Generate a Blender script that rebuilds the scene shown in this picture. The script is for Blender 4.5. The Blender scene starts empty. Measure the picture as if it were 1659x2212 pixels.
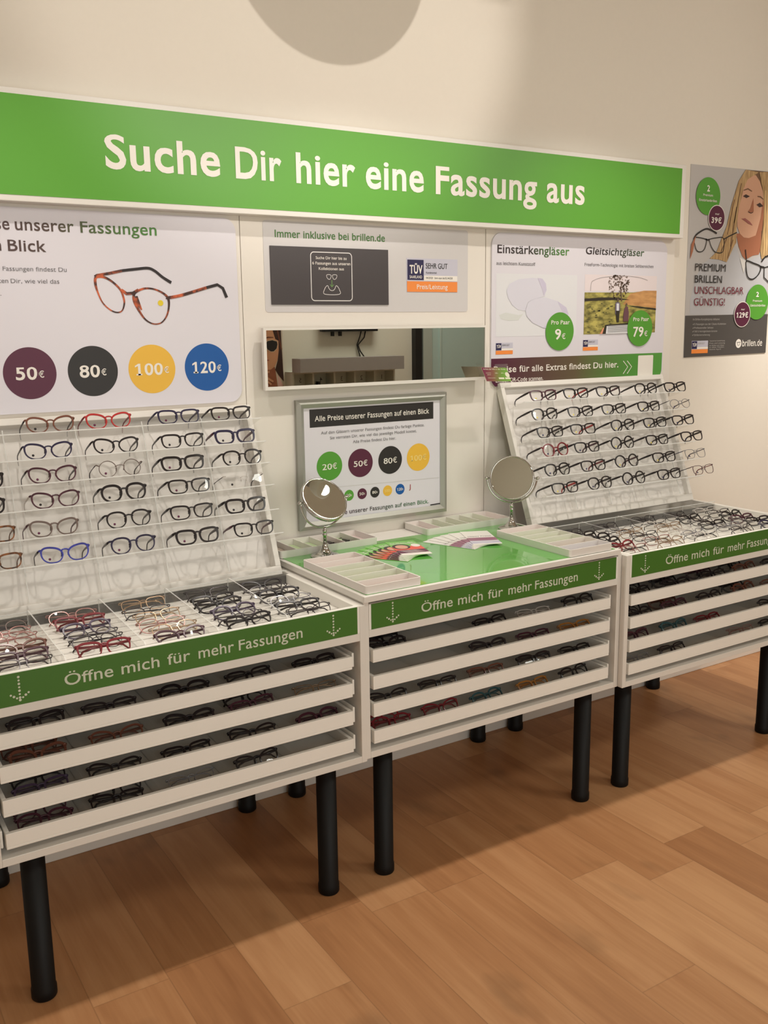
import bpy, bmesh, math, random
from mathutils import Vector, Matrix, Euler

random.seed(11)
S = bpy.context.scene
C = S.collection
PI = math.pi

# ------------------------------------------------------------------ camera
cam_d = bpy.data.cameras.new('camera')
cam = bpy.data.objects.new('camera', cam_d)
C.objects.link(cam)
yaw, pitch, roll, fpx = 0.5619, 0.1923, -0.0129, 2049.62
fw = Vector((math.sin(yaw) * math.cos(pitch), math.cos(yaw) * math.cos(pitch), -math.sin(pitch)))
rt = Vector((math.cos(yaw), -math.sin(yaw), 0))
up = rt.cross(fw)
r2 = math.cos(roll) * rt + math.sin(roll) * up
u2 = -math.sin(roll) * rt + math.cos(roll) * up
cam.matrix_world = Matrix(((r2.x, u2.x, -fw.x, -1.2899), (r2.y, u2.y, -fw.y, -2.8395),
                           (r2.z, u2.z, -fw.z, 1.62), (0, 0, 0, 1)))
cam_d.sensor_fit = 'HORIZONTAL'
cam_d.sensor_width = 36.0
cam_d.lens = fpx * 36.0 / 1659.0
cam_d.clip_start = 0.05
S.camera = cam

# ------------------------------------------------------------------ colour management, sampling limits
S.view_settings.view_transform = 'Standard'
S.view_settings.look = 'None'
S.view_settings.exposure = -0.47
S.view_settings.gamma = 1.0
S.view_settings.use_curve_mapping = False
try:
    S.cycles.use_denoising = True
    S.cycles.max_bounces = 10
    S.cycles.transparent_max_bounces = 32
    S.cycles.caustics_reflective = False
    S.cycles.caustics_refractive = False
    S.cycles.sample_clamp_indirect = 4.0
except Exception:
    pass

# ------------------------------------------------------------------ world and lamps
world = bpy.data.worlds.new('world')
S.world = world
world.use_nodes = True
world.node_tree.nodes['Background'].inputs[0].default_value = (1.0, 0.86, 0.7, 1)
world.node_tree.nodes['Background'].inputs[1].default_value = 0.02


def lamp_light(name, kind, loc, target, energy, color, **kw):
    d = bpy.data.lights.new(name, kind)
    d.energy = energy
    d.color = color
    for k, v in kw.items():
        setattr(d, k, v)
    o = bpy.data.objects.new(name, d)
    C.objects.link(o)
    o.location = loc
    o.rotation_euler = (Vector(target) - Vector(loc)).to_track_quat('-Z', 'Y').to_euler()
    return o


YBACK = -4.05
WARM = (1.0, 0.94, 0.86)
SPOTS = [(-0.72, 98), (0.36, 98), (1.42, 115), (2.85, 310)]
SPOT_Y, SPOT_Z = -0.68, 2.78
for i, (sx, e) in enumerate(SPOTS):
    wide = i < 3                                       # the last one is turned to the wall beyond the poster
    lamp_light('track_light', 'SPOT', (sx, SPOT_Y, SPOT_Z - 0.002), (sx, SPOT_Y + 0.12, 0.9) if wide else (sx + 0.1, 0.0, 1.25), e, WARM,
               spot_size=math.radians(112 if wide else 70), spot_blend=1.0, shadow_soft_size=0.028)
# the far spot that throws the unseen disc's round shadow on the wall
lamp_light('wall_light', 'SPOT', (0.90, -3.0, 2.92), (0.25, 0.0, 2.72), 185, WARM,
           spot_size=math.radians(36), spot_blend=0.5, shadow_soft_size=0.006)
# two unseen far spots added to brighten the upper wall
for wx, wt in ((-1.9, -0.6), (2.9, 1.7)):
    lamp_light('wall_light', 'SPOT', (wx, -3.0, 2.92), (wt, 0.0, 2.75), 95, WARM,
               spot_size=math.radians(56), spot_blend=1.0, shadow_soft_size=0.05)
# added frontal fill behind the viewer, set as a made-up shop window
lamp_light('front_fill_light', 'AREA', (-0.1, YBACK + 0.06, 1.45), (-0.1, 0, 1.45), 46, (0.92, 0.96, 0.92), shape='RECTANGLE', size=2.6, size_y=1.7)
# two added ceiling panels, ambient fill for the room
PANELS = ((-1.7, -3.0, 12), (2.8, -3.2, 55))
for px_, py_, e in PANELS:
    lamp_light('panel_fill', 'AREA', (px_, py_, 3.235), (px_, py_, 0), e, (0.97, 0.98, 0.90), shape='RECTANGLE',
               size=1.1, size_y=0.5)


# ------------------------------------------------------------------ materials
def lin(c):
    out = []
    for v in c[:3]:
        v = v / 255.0
        out.append(v / 12.92 if v <= 0.04045 else ((v + 0.055) / 1.055) ** 2.4)
    return (out[0], out[1], out[2], 1.0)


MATS = {}


def mat(name, rgb, rough=0.5, metal=0.0, spec=0.5, emit=0.0, coat=0.0, mottle=0.0, scale=20.0):
    if name in MATS:
        return MATS[name]
    m = bpy.data.materials.new(name)
    m.use_nodes = True
    nt = m.node_tree
    b = nt.nodes['Principled BSDF']
    b.inputs['Base Color'].default_value = lin(rgb)
    b.inputs['Roughness'].default_value = rough
    b.inputs['Metallic'].default_value = metal
    b.inputs['Specular IOR Level'].default_value = spec
    if coat:
        b.inputs['Coat Weight'].default_value = coat
        b.inputs['Coat Roughness'].default_value = 0.03
    if emit:
        b.inputs['Emission Color'].default_value = lin(rgb)
        b.inputs['Emission Strength'].default_value = emit
    if mottle:
        t = nt.nodes.new('ShaderNodeTexCoord')
        n = nt.nodes.new('ShaderNodeTexNoise')
        n.inputs['Scale'].default_value = scale
        n.inputs['Detail'].default_value = 4.0
        r = nt.nodes.new('ShaderNodeMapRange')
        r.inputs['To Min'].default_value = 1.0 - mottle
        r.inputs['To Max'].default_value = 1.0 + mottle
        mx = nt.nodes.new('ShaderNodeMix')
        mx.data_type = 'RGBA'
        mx.blend_type = 'MULTIPLY'
        mx.inputs[0].default_value = 1.0
        mx.inputs[6].default_value = lin(rgb)
        nt.links.new(t.outputs['Object'], n.inputs['Vector'])
        nt.links.new(n.outputs['Fac'], r.inputs['Value'])
        nt.links.new(r.outputs['Result'], mx.inputs[7])
        nt.links.new(mx.outputs[2], b.inputs['Base Color'])
    MATS[name] = m
    return m


def clear_mat(name, tint=(0.97, 0.97, 0.96), gloss=1.0, haze=0.03, ior=1.45, rough=0.04):
    """thin clear sheet: transparent with a Fresnel sheen and a trace of haze"""
    m = bpy.data.materials.new(name)
    m.use_nodes = True
    nt = m.node_tree
    nt.nodes.clear()
    out = nt.nodes.new('ShaderNodeOutputMaterial')
    tr = nt.nodes.new('ShaderNodeBsdfTransparent')
    tr.inputs[0].default_value = (*tint, 1)
    gl = nt.nodes.new('ShaderNodeBsdfGlossy')
    gl.inputs['Roughness'].default_value = rough
    gl.inputs['Color'].default_value = (0.95, 0.95, 0.95, 1)
    df = nt.nodes.new('ShaderNodeBsdfDiffuse')
    df.inputs[0].default_value = (0.85, 0.84, 0.82, 1)
    lw = nt.nodes.new('ShaderNodeLayerWeight')          # facing: the same from both sides of the sheet
    lw.inputs['Blend'].default_value = 0.5
    fr = nt.nodes.new('ShaderNodeMath')
    fr.operation = 'POWER'
    fr.inputs[1].default_value = 5.0
    nt.links.new(lw.outputs['Facing'], fr.inputs[0])
    mu = nt.nodes.new('ShaderNodeMath')
    mu.operation = 'MULTIPLY_ADD'
    mu.inputs[1].default_value = gloss * 0.9
    mu.inputs[2].default_value = 0.03 * gloss
    m1 = nt.nodes.new('ShaderNodeMixShader')
    m2 = nt.nodes.new('ShaderNodeMixShader')
    m1.inputs[0].default_value = haze
    nt.links.new(tr.outputs[0], m1.inputs[1])
    nt.links.new(df.outputs[0], m1.inputs[2])
    nt.links.new(fr.outputs[0], mu.inputs[0])
    nt.links.new(mu.outputs[0], m2.inputs[0])
    nt.links.new(m1.outputs[0], m2.inputs[1])
    nt.links.new(gl.outputs[0], m2.inputs[2])
    nt.links.new(m2.outputs[0], out.inputs[0])
    MATS[name] = m
    return m


def ramp_mat(name, x0, x1, stops, rough=0.5, axis=0):
    """a printed colour gradient along one world axis"""
    m = bpy.data.materials.new(name)
    m.use_nodes = True
    nt = m.node_tree
    b = nt.nodes['Principled BSDF']
    b.inputs['Roughness'].default_value = rough
    g = nt.nodes.new('ShaderNodeNewGeometry')
    sp = nt.nodes.new('ShaderNodeSeparateXYZ')
    mr = nt.nodes.new('ShaderNodeMapRange')
    mr.inputs['From Min'].default_value = x0
    mr.inputs['From Max'].default_value = x1
    cr = nt.nodes.new('ShaderNodeValToRGB')
    els = cr.color_ramp.elements
    els[0].position, els[0].color = stops[0][0], lin(stops[0][1])
    els[1].position, els[1].color = stops[-1][0], lin(stops[-1][1])
    for p, c in stops[1:-1]:
        e = els.new(p)
        e.color = lin(c)
    nt.links.new(g.outputs['Position'], sp.inputs[0])
    nt.links.new(sp.outputs[axis], mr.inputs['Value'])
    nt.links.new(mr.outputs['Result'], cr.inputs[0])
    nt.links.new(cr.outputs[0], b.inputs['Base Color'])
    MATS[name] = m
    return m


def noise_mat(name, c0, c1, scale, rough=0.5, lo=0.4, hi=0.6, stretch=(1, 1, 1), detail=5.0):
    m = bpy.data.materials.new(name)
    m.use_nodes = True
    nt = m.node_tree
    b = nt.nodes['Principled BSDF']
    b.inputs['Roughness'].default_value = rough
    t = nt.nodes.new('ShaderNodeTexCoord')
    mp = nt.nodes.new('ShaderNodeMapping')
    mp.inputs['Scale'].default_value = stretch
    n = nt.nodes.new('ShaderNodeTexNoise')
    n.inputs['Scale'].default_value = scale
    n.inputs['Detail'].default_value = detail
    cr = nt.nodes.new('ShaderNodeValToRGB')
    cr.color_ramp.elements[0].position, cr.color_ramp.elements[0].color = lo, lin(c0)
    cr.color_ramp.elements[1].position, cr.color_ramp.elements[1].color = hi, lin(c1)
    nt.links.new(t.outputs['Object'], mp.inputs[0])
    nt.links.new(mp.outputs[0], n.inputs['Vector'])
    nt.links.new(n.outputs['Fac'], cr.inputs[0])
    nt.links.new(cr.outputs[0], b.inputs['Base Color'])
    MATS[name] = m
    return m


def floor_mat():
    m = bpy.data.materials.new('oak_planks')
    m.use_nodes = True
    nt = m.node_tree
    L = nt.links.new
    N = nt.nodes.new
    b = nt.nodes['Principled BSDF']
    b.inputs['Roughness'].default_value = 0.42
    b.inputs['Specular IOR Level'].default_value = 0.35
    t = N('ShaderNodeTexCoord')
    sp = N('ShaderNodeSeparateXYZ')
    L(t.outputs['Object'], sp.inputs[0])

    def math_(op, a, bb=None, clamp=False):
        n = N('ShaderNodeMath')
        n.operation = op
        n.use_clamp = clamp
        for i, v in enumerate((a, bb)):
            if v is None:
                continue
            if isinstance(v, (int, float)):
                n.inputs[i].default_value = v
            else:
                L(v, n.inputs[i])
        return n.outputs[0]
    W = 0.1925
    xs = math_('DIVIDE', math_('ADD', sp.outputs[0], 0.43 + 10 * W), W)
    col = math_('FLOOR', xs)
    fx = math_('FRACT', xs)
    wn = N('ShaderNodeTexWhiteNoise')
    wn.noise_dimensions = '1D'
    L(col, wn.inputs['W'])
    LEN = 0.95
    ys = math_('ADD', math_('DIVIDE', sp.outputs[1], LEN), math_('MULTIPLY', wn.outputs['Value'], 7.3))
    row = math_('FLOOR', ys)
    fy = math_('FRACT', ys)
    wn2 = N('ShaderNodeTexWhiteNoise')
    wn2.noise_dimensions = '2D'
    cb = N('ShaderNodeCombineXYZ')
    L(col, cb.inputs[0])
    L(row, cb.inputs[1])
    L(cb.outputs[0], wn2.inputs['Vector'])
    # grain coordinates shifted per plank
    sh = N('ShaderNodeVectorMath')
    sh.operation = 'MULTIPLY_ADD'
    L(wn2.outputs['Color'], sh.inputs[0])
    sh.inputs[1].default_value = (13, 29, 7)
    L(t.outputs['Object'], sh.inputs[2])
    mp = N('ShaderNodeMapping')
    mp.inputs['Scale'].default_value = (9.0, 0.9, 1.0)
    L(sh.outputs[0], mp.inputs[0])
    n1 = N('ShaderNodeTexNoise')
    n1.inputs['Scale'].default_value = 2.2
    n1.inputs['Detail'].default_value = 6
    n1.inputs['Distortion'].default_value = 0.6
    L(mp.outputs[0], n1.inputs['Vector'])
    mp2 = N('ShaderNodeMapping')
    mp2.inputs['Scale'].default_value = (60.0, 2.5, 1.0)
    L(sh.outputs[0], mp2.inputs[0])
    n2 = N('ShaderNodeTexNoise')
    n2.inputs['Scale'].default_value = 2.0
    n2.inputs['Detail'].default_value = 3
    L(mp2.outputs[0], n2.inputs['Vector'])
    cr = N('ShaderNodeValToRGB')
    e = cr.color_ramp.elements
    e[0].position, e[0].color = 0.2, lin((142, 95, 60))
    e[1].position, e[1].color = 0.8, lin((190, 143, 101))
    k = e.new(0.5)
    k.color = lin((168, 119, 79))
    val = math_('ADD', math_('MULTIPLY', n1.outputs['Fac'], 0.55),
                math_('ADD', math_('MULTIPLY', wn2.outputs['Value'], 0.36), math_('MULTIPLY', n2.outputs['Fac'], 0.20)))
    L(val, cr.inputs[0])
    # dark knots and smudges
    mp3 = N('ShaderNodeMapping')
    mp3.inputs['Scale'].default_value = (3.2, 1.6, 1.0)
    L(sh.outputs[0], mp3.inputs[0])
    n3 = N('ShaderNodeTexNoise')
    n3.inputs['Scale'].default_value = 1.7
    n3.inputs['Detail'].default_value = 3
    L(mp3.outputs[0], n3.inputs['Vector'])
    kr = N('ShaderNodeMapRange')
    kr.inputs['From Min'].default_value = 0.62
    kr.inputs['From Max'].default_value = 0.78
    kr.inputs['To Min'].default_value = 1.0
    kr.inputs['To Max'].default_value = 0.62
    L(n3.outputs['Fac'], kr.inputs['Value'])
    # seams
    ex = math_('MINIMUM', fx, math_('SUBTRACT', 1.0, fx))
    ey = math_('MULTIPLY', math_('MINIMUM', fy, math_('SUBTRACT', 1.0, fy)), LEN / W)
    ed = math_('MINIMUM', ex, ey)
    sr = N('ShaderNodeMapRange')
    sr.inputs['From Min'].default_value = 0.0
    sr.inputs['From Max'].default_value = 0.012
    sr.inputs['To Min'].default_value = 0.72
    sr.inputs['To Max'].default_value = 1.0
    L(ed, sr.inputs['Value'])
    mul = math_('MULTIPLY', kr.outputs['Result'], sr.outputs['Result'])
    mx = N('ShaderNodeMix')
    mx.data_type = 'RGBA'
    mx.blend_type = 'MULTIPLY'
    mx.inputs[0].default_value = 1.0
    L(cr.outputs[0], mx.inputs[6])
    L(mul, mx.inputs[7])
    L(mx.outputs[2], b.inputs['Base Color'])
    return m


WALLM = mat('wall_paint', (226, 218, 206), 0.85, mottle=0.015, scale=60)
PANEL = mat('panel_white', (228, 221, 212), 0.55)
WHITE = mat('white_laminate', (226, 221, 214), 0.45)
TRAYW = mat('white_metal', (240, 236, 229), 0.5)
CEIL = mat('ceiling_paint', (216, 208, 196), 0.9)
PAPER = mat('poster_paper', (220, 216, 224), 0.45)
GREEN = mat('banner_green', (89, 160, 44), 0.45)
STRIP = mat('strip_green', (64, 112, 36), 0.4)
TOPGREEN = mat('glass_green', (96, 172, 74), 0.08, coat=0.6)
LETTER = mat('lettering_white', (236, 230, 222), 0.5)
LETTER2 = mat('lettering_cream', (206, 210, 190), 0.5)
BLACKLEG = mat('leg_black', (13, 12, 12), 0.55, spec=0.25)
BLACKP = mat('print_black', (36, 33, 32), 0.5)
CHAR = mat('print_charcoal', (66, 60, 62), 0.45)
PURPLE = mat('print_purple', (84, 26, 54), 0.5)
YELLOW = mat('print_yellow', (232, 182, 62), 0.5)
BLUE = mat('print_blue', (0, 84, 160), 0.5)
PGREEN = mat('print_green', (82, 152, 48), 0.5)
NAVY = mat('print_navy', (34, 28, 74), 0.5)
ORANGE = mat('print_orange', (240, 140, 62), 0.5)
LILAC = mat('print_lilac', (196, 194, 208), 0.5)
GREYT = mat('print_grey', (112, 108, 110), 0.5)
DGREY = mat('print_darkgrey', (78, 74, 72), 0.5)
ACRYL = clear_mat('clear_acrylic', (0.99, 0.99, 0.985), 0.7, 0.045)
AEDGE = clear_mat('acrylic_edge', (0.95, 0.95, 0.93), 0.8, 0.6)
LENS = clear_mat('spectacle_lens', (0.965, 0.962, 0.955), 0.9, 0.01, 1.5, 0.02)
SUNLENS = clear_mat('dark_lens', (0.12, 0.11, 0.1), 1.0, 0.02, 1.5, 0.02)
CHROME = mat('chrome', (200, 198, 194), 0.06, metal=1.0)
MIRROR = mat('mirror_silver', (206, 208, 200), 0.0, metal=1.0)
SILVER = mat('frame_silver', (172, 172, 164), 0.4, metal=0.5)
SEAM = mat('seam_dark', (70, 64, 58), 0.8)
DARK = mat('gap_shade', (52, 46, 42), 0.8)  # shade colour for the gap behind the open trays
STEEL = mat('grey_metal', (150, 148, 145), 0.4, metal=0.6)
LAMPW = mat('lamp_white', (225, 222, 216), 0.45)
GLOW = mat('lamp_glow', (255, 240, 220), 0.5, emit=14.0)


# ------------------------------------------------------------------ mesh helpers
class MB:
    def __init__(self, T=None):
        self.v, self.f, self.m, self.s, self.T = [], [], [], [], T

    def add(self, vs, fs, mi=0, smooth=False):
        o = len(self.v)
        self.v += [tuple(p) for p in vs]
        for f in fs:
            self.f.append([o + i for i in f])
            self.m.append(mi)
            self.s.append(smooth)

    def box(self, x0, x1, y0, y1, z0, z1, mi=0):
        self.add([(x0, y0, z0), (x1, y0, z0), (x1, y1, z0), (x0, y1, z0), (x0, y0, z1), (x1, y0, z1), (x1, y1, z1), (x0, y1, z1)],
                 [(0, 3, 2, 1), (4, 5, 6, 7), (0, 1, 5, 4), (1, 2, 6, 5), (2, 3, 7, 6), (3, 0, 4, 7)], mi)

    def tube(self, pts, r, n=8, mi=0, closed=False, flat=1.0, smooth=True):
        pts = [Vector(p) for p in pts]
        m = len(pts)
        rs = list(r) if isinstance(r, (list, tuple)) else [r] * m
        vs, prev = [], None
        for i, p in enumerate(pts):
            a = pts[(i - 1) % m] if (closed or i > 0) else p
            b = pts[(i + 1) % m] if (closed or i < m - 1) else p
            t = (b - a).normalized()
            ref = prev if prev is not None else (Vector((0, 0, 1)) if abs(t.z) < 0.9 else Vector((0, 1, 0)))
            n1 = (ref - t * ref.dot(t)).normalized()
            prev = n1
            n2 = t.cross(n1)
            for k in range(n):
                an = 2 * PI * k / n
                vs.append(p + n1 * math.cos(an) * rs[i] + n2 * math.sin(an) * rs[i] * flat)
        fs = []
        for i in range(m if closed else m - 1):
            j = (i + 1) % m
            for k in range(n):
                k2 = (k + 1) % n
                fs.append((i * n + k, i * n + k2, j * n + k2, j * n + k))
        if not closed:
            fs.append(tuple(reversed(range(n))))
            fs.append(tuple((m - 1) * n + k for k in range(n)))
        self.add(vs, fs, mi, smooth)

    def lathe(self, prof, n=32, c=(0, 0, 0), mi=0, axis=None, smooth=True):
        """prof: (radius, height) pairs turned about an axis through c"""
        q = Vector((0, 0, 1)).rotation_difference(Vector(axis)).to_matrix() if axis is not None else Matrix.Identity(3)
        c = Vector(c)
        vs = []
        for r, h in prof:
            for k in range(n):
                a = 2 * PI * k / n
                vs.append(c + q @ Vector((r * math.cos(a), r * math.sin(a), h)))
        fs = []
        for i in range(len(prof) - 1):
            for k in range(n):
                k2 = (k + 1) % n
                fs.append((i * n + k, i * n + k2, (i + 1) * n + k2, (i + 1) * n + k))
        if prof[0][0] > 1e-6:
            fs.append(tuple(reversed(range(n))))
        if prof[-1][0] > 1e-6:
            fs.append(tuple((len(prof) - 1) * n + k for k in range(n)))
        self.add(vs, fs, mi, smooth)

    def ngon(self, pts, mi=0):
        self.add(pts, [tuple(range(len(pts)))], mi)

    # ---- flat printing in a plane: T(a, b, layer) -> point
    def flat(self, pts, mi=0, k=1):
        self.ngon([self.T(a, b, k) for a, b in pts], mi)

    def rect(self, a0, a1, b0, b1, mi=0, k=1, r=0.0, corners='1234'):
        self.flat(round_rect(a0, a1, b0, b1, r, corners), mi, k)

    def disc(self, a, b, r, mi=0, k=1, rb=None, n=48):
        rb = r if rb is None else rb
        self.flat([(a + r * math.cos(2 * PI * i / n), b + rb * math.sin(2 * PI * i / n)) for i in range(n)], mi, k)

    def stroke(self, pts, w, mi=0, k=1, closed=False):
        P = [Vector(p) for p in pts]
        m = len(P)
        ws = list(w) if isinstance(w, (list, tuple)) else [w] * m
        if 5 <= m <= 14:                                  # round the traced corners off
            Q, V = [], []
            for i in range(m if closed else m - 1):
                j = (i + 1) % m
                a = P[i - 1] if (closed or i > 0) else P[i]
                d = P[(j + 1) % m] if (closed or j < m - 1) else P[j]
                for q in range(5):
                    u = q / 5
                    Q.append(0.5 * (2 * P[i] + (P[j] - a) * u + (2 * a - 5 * P[i] + 4 * P[j] - d) * u * u + (3 * P[i] - a - 3 * P[j] + d) * u ** 3))
                    V.append(ws[i] + (ws[j] - ws[i]) * u)
            if not closed:
                Q.append(P[-1])
                V.append(ws[-1])
            P, ws, m = Q, V, len(Q)
        Ls, Rs = [], []
        for i in range(m):
            a = P[(i - 1) % m] if (closed or i > 0) else P[i]
            b = P[(i + 1) % m] if (closed or i < m - 1) else P[i]
            t = (b - a).normalized()
            nn = Vector((-t.y, t.x)) * ws[i] * 0.5
            Ls.append(P[i] + nn)
            Rs.append(P[i] - nn)
        for i in range(m if closed else m - 1):
            j = (i + 1) % m
            self.ngon([self.T(q.x, q.y, k) for q in (Ls[i], Ls[j], Rs[j], Rs[i])], mi)

    def text(self, s, a0, b0, h, a1=None, mi=0, k=2, bold=0.008, squeeze=0.9, center=None, shear=0.0):
        vs, fs, x0, x1 = glyphs(s, bold)
        cap = CAP[0]
        sz = h / cap
        sx = (a1 - a0) / (x1 - x0) if a1 is not None else sz * squeeze
        if center is not None:
            a0 = center - (x1 - x0) * sx / 2
        self.add([self.T(a0 + (x - x0) * sx + y * sz * shear, b0 + y * sz, k) for x, y in vs], fs, mi)

    def build(self, name, mats, parent=None, off=(0, 0, 0), bevel=0.0, seg=2):
        me = bpy.data.meshes.new(name)
        off = Vector(off)
        me.from_pydata([Vector(p) - off for p in self.v], [], self.f)
        for m in (mats if isinstance(mats, (list, tuple)) else [mats]):
            me.materials.append(m)
        me.polygons.foreach_set('material_index', self.m)
        me.polygons.foreach_set('use_smooth', self.s)
        me.update()
        o = bpy.data.objects.new(name, me)
        C.objects.link(o)
        if parent is not None:
            o.parent = parent
        if bevel:
            bv = o.modifiers.new('bevel', 'BEVEL')
            bv.width = bevel
            bv.segments = seg
            bv.limit_method = 'ANGLE'
            bv.angle_limit = math.radians(40)
        return o


def round_rect(a0, a1, b0, b1, r=0.0, corners='1234', n=8):
    """corners: 1 top right, 2 top left, 3 bottom left, 4 bottom right"""
    if r <= 0:
        return [(a0, b0), (a1, b0), (a1, b1), (a0, b1)]
    out = []
    for key, cx, cy, s in (('4', a1, b0, -PI / 2), ('1', a1, b1, 0), ('2', a0, b1, PI / 2), ('3', a0, b0, PI)):
        if key in corners:
            ox = cx - r if cx == a1 else cx + r
            oy = cy - r if cy == b1 else cy + r
            out += [(ox + r * math.cos(s + PI / 2 * i / n), oy + r * math.sin(s + PI / 2 * i / n)) for i in range(n + 1)]
        else:
            out.append((cx, cy))
    return out


GLY = {}
CAP = [0.7]


def glyphs(s, bold=0.008):
    key = (s, bold)
    if key in GLY:
        return GLY[key]
    cu = bpy.data.curves.new('tmp_text', 'FONT')
    cu.body = s
    cu.size = 1.0
    cu.resolution_u = 4
    cu.offset = bold
    cu.space_character = 1.0 + bold * 3
    o = bpy.data.objects.new('tmp_text', cu)
    C.objects.link(o)
    bpy.context.view_layer.update()
    dg = bpy.context.evaluated_depsgraph_get()
    me = o.evaluated_get(dg).to_mesh()
    vs = [(v.co.x, v.co.y) for v in me.vertices]
    fs = [tuple(p.vertices) for p in me.polygons]
    o.evaluated_get(dg).to_mesh_clear()
    bpy.data.objects.remove(o)
    bpy.data.curves.remove(cu)
    if len(CAP) > 1:
        xh, cap = CAP[1], CAP[0]
        up = 0.735 * cap
        vs = [(x, y if y <= 0 else (y * up / xh if y < xh else (up + (y - xh) * (cap - up) / (cap - xh) if y < cap else y))) for x, y in vs]
        if s[0] == '1' and len(s) > 1:                   # the printed figure one has a flag
            x0 = min(p[0] for p in vs)
            st = 0.1 + bold
            n0 = len(vs)
            vs += [(x0, cap), (x0 - 0.16, cap - 0.10), (x0 - 0.16, cap - 0.2), (x0, cap - 0.12), (x0 - 0.1, 0), (x0 + st + 0.1, 0), (x0 + st + 0.1, 0.085), (x0 - 0.1, 0.085)]
            fs.append((n0, n0 + 1, n0 + 2, n0 + 3))
            fs.append((n0 + 4, n0 + 5, n0 + 6, n0 + 7))
    xs = [p[0] for p in vs] or [0, 1]
    GLY[key] = (vs, fs, min(xs), max(xs))
    return GLY[key]


_h = glyphs('H', 0.0)
CAP[0] = max(p[1] for p in _h[0])
_x = max(p[1] for p in glyphs('x', 0.0)[0])
CAP.append(_x)
GLY.clear()


class Lines:
    """lettering that becomes one part per line"""
    def __init__(self, T, mats, parent, off=(0, 0, 0)):
        self.T, self.mats, self.parent, self.off = T, mats if isinstance(mats, (list, tuple)) else [mats], parent, off

    def text(self, s, a0, b0, h, a1=None, mi=0, **kw):
        m = MB(self.T)
        m.text(s, a0, b0, h, a1=a1, mi=0, **kw)
        m.build('lettering', self.mats[mi], self.parent, self.off)


def discs(T, items, mats, parent, off):
    """printed price circles, each a part of its own: (a, b, r, material indices from the outside in, layer)"""
    for a, b, r, ms, k in items:
        m = MB(T)
        for i, mi in enumerate(ms):
            m.disc(a, b, r - 0.0032 * i, i, k + i, n=64)
        m.build('price_circle', [mats[mi] for mi in ms], parent, off)



def wall_T(y):
    return lambda a, b, k: (a, y - 0.0005 * k, b)


def thing(name, label, cat, loc=(0, 0, 0), rot=(0, 0, 0), group=None):
    o = bpy.data.objects.new(name, None)
    C.objects.link(o)
    o.empty_display_size = 0.05
    o.location = loc
    o.rotation_euler = rot
    o['label'] = label
    o['category'] = cat
    if group:
        o['group'] = group
    return o


def tag(o, label, cat, group=None):
    o['label'] = label
    o['category'] = cat
    if group:
        o['group'] = group
    return o


def struct(o):
    o['kind'] = 'structure'
    return o


def slab_prism(T0, pts, depth, mb=None, mi=0, axis=(0, 1, 0)):
    """a flat outline given real thickness behind its face"""
    mb = mb or MB()
    d = Vector(axis) * depth
    fr = [Vector(T0(a, b, 0)) for a, b in pts]
    n = len(fr)
    mb.add(fr + [p + d for p in fr],
           [tuple(range(n)), tuple(reversed(range(n, 2 * n)))] + [(i, i + n, (i + 1) % n + n, (i + 1) % n) for i in range(n)], mi)
    return mb


# ------------------------------------------------------------------ room shell
WY = 0.008                      # the long wall; the white panels stand 8 mm proud of it at y = 0
XL, XR, YB, ZC = -3.2, 5.2, -4.05, 3.25
mb = MB(); mb.box(XL, XR, YB, WY + 0.1, -0.06, 0.0); fl = struct(mb.build('floor', floor_mat()))
mb = MB(); mb.box(XL, XR, YB, WY + 0.1, ZC, ZC + 0.06); struct(mb.build('ceiling', CEIL))
mb = MB(); mb.box(XL - 0.1, XR + 0.1, WY, WY + 0.1, 0, ZC); struct(mb.build('wall_front', WALLM))
mb = MB(); mb.box(XL - 0.1, XR + 0.1, YB - 0.1, YB, 0, ZC); struct(mb.build('wall_back', WALLM))
mb = MB(); mb.box(XL - 0.1, XL, YB, WY, 0, ZC); struct(mb.build('wall_left', WALLM))
mb = MB(); mb.box(XR, XR + 0.1, YB, WY, 0, ZC); struct(mb.build('wall_right', WALLM))
mb = MB(); mb.box(XL, XR, -0.004, WY, 0, 0.06); struct(mb.build('baseboard_front', WHITE, bevel=0.003))
wn = bpy.data.objects.new('added_window_1', None); C.objects.link(wn); wn['kind'] = 'structure'; wn.location = (-0.1, YB, 0.7)  # made-up window around the added frontal fill
mb = MB()
for a, b, c, d in ((-1.46, 1.26, 0.54, 0.60), (-1.46, 1.26, 2.30, 2.36), (-1.46, -1.40, 0.60, 2.30), (1.20, 1.26, 0.60, 2.30), (-0.13, -0.07, 0.60, 2.30)):
    mb.box(a, b, YB, YB + 0.05, c, d)
mb.build('added_window_frame', WHITE, wn, (-0.1, YB, 0.7))
mb = MB(); mb.box(-1.40, 1.20, YB, YB + 0.02, 0.60, 2.30)
mb.build('added_window_pane', mat('fill_pane_glow', (235, 236, 232), 0.2, emit=0.4), wn, (-0.1, YB, 0.7))  # glowing pane belongs to the added fill
# white wall panels with dark seams between them
for i, (a, b) in enumerate(((-1.0, -0.0225), (-0.0205, 0.9515), (0.9545, 1.964))):
    mb = MB(); mb.box(a, b, 0.0, WY, 0.42, 1.985)
    struct(mb.build('trim_%d' % (i + 1), PANEL, bevel=0.0008))
mb = MB(); mb.box(-0.0225, -0.0205, 0.005, WY, 0.42, 1.985); struct(mb.build('trim_4', SEAM))
mb = MB(); mb.box(0.9515, 0.9545, 0.005, WY, 0.42, 1.985); struct(mb.build('trim_5', SEAM))

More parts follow.
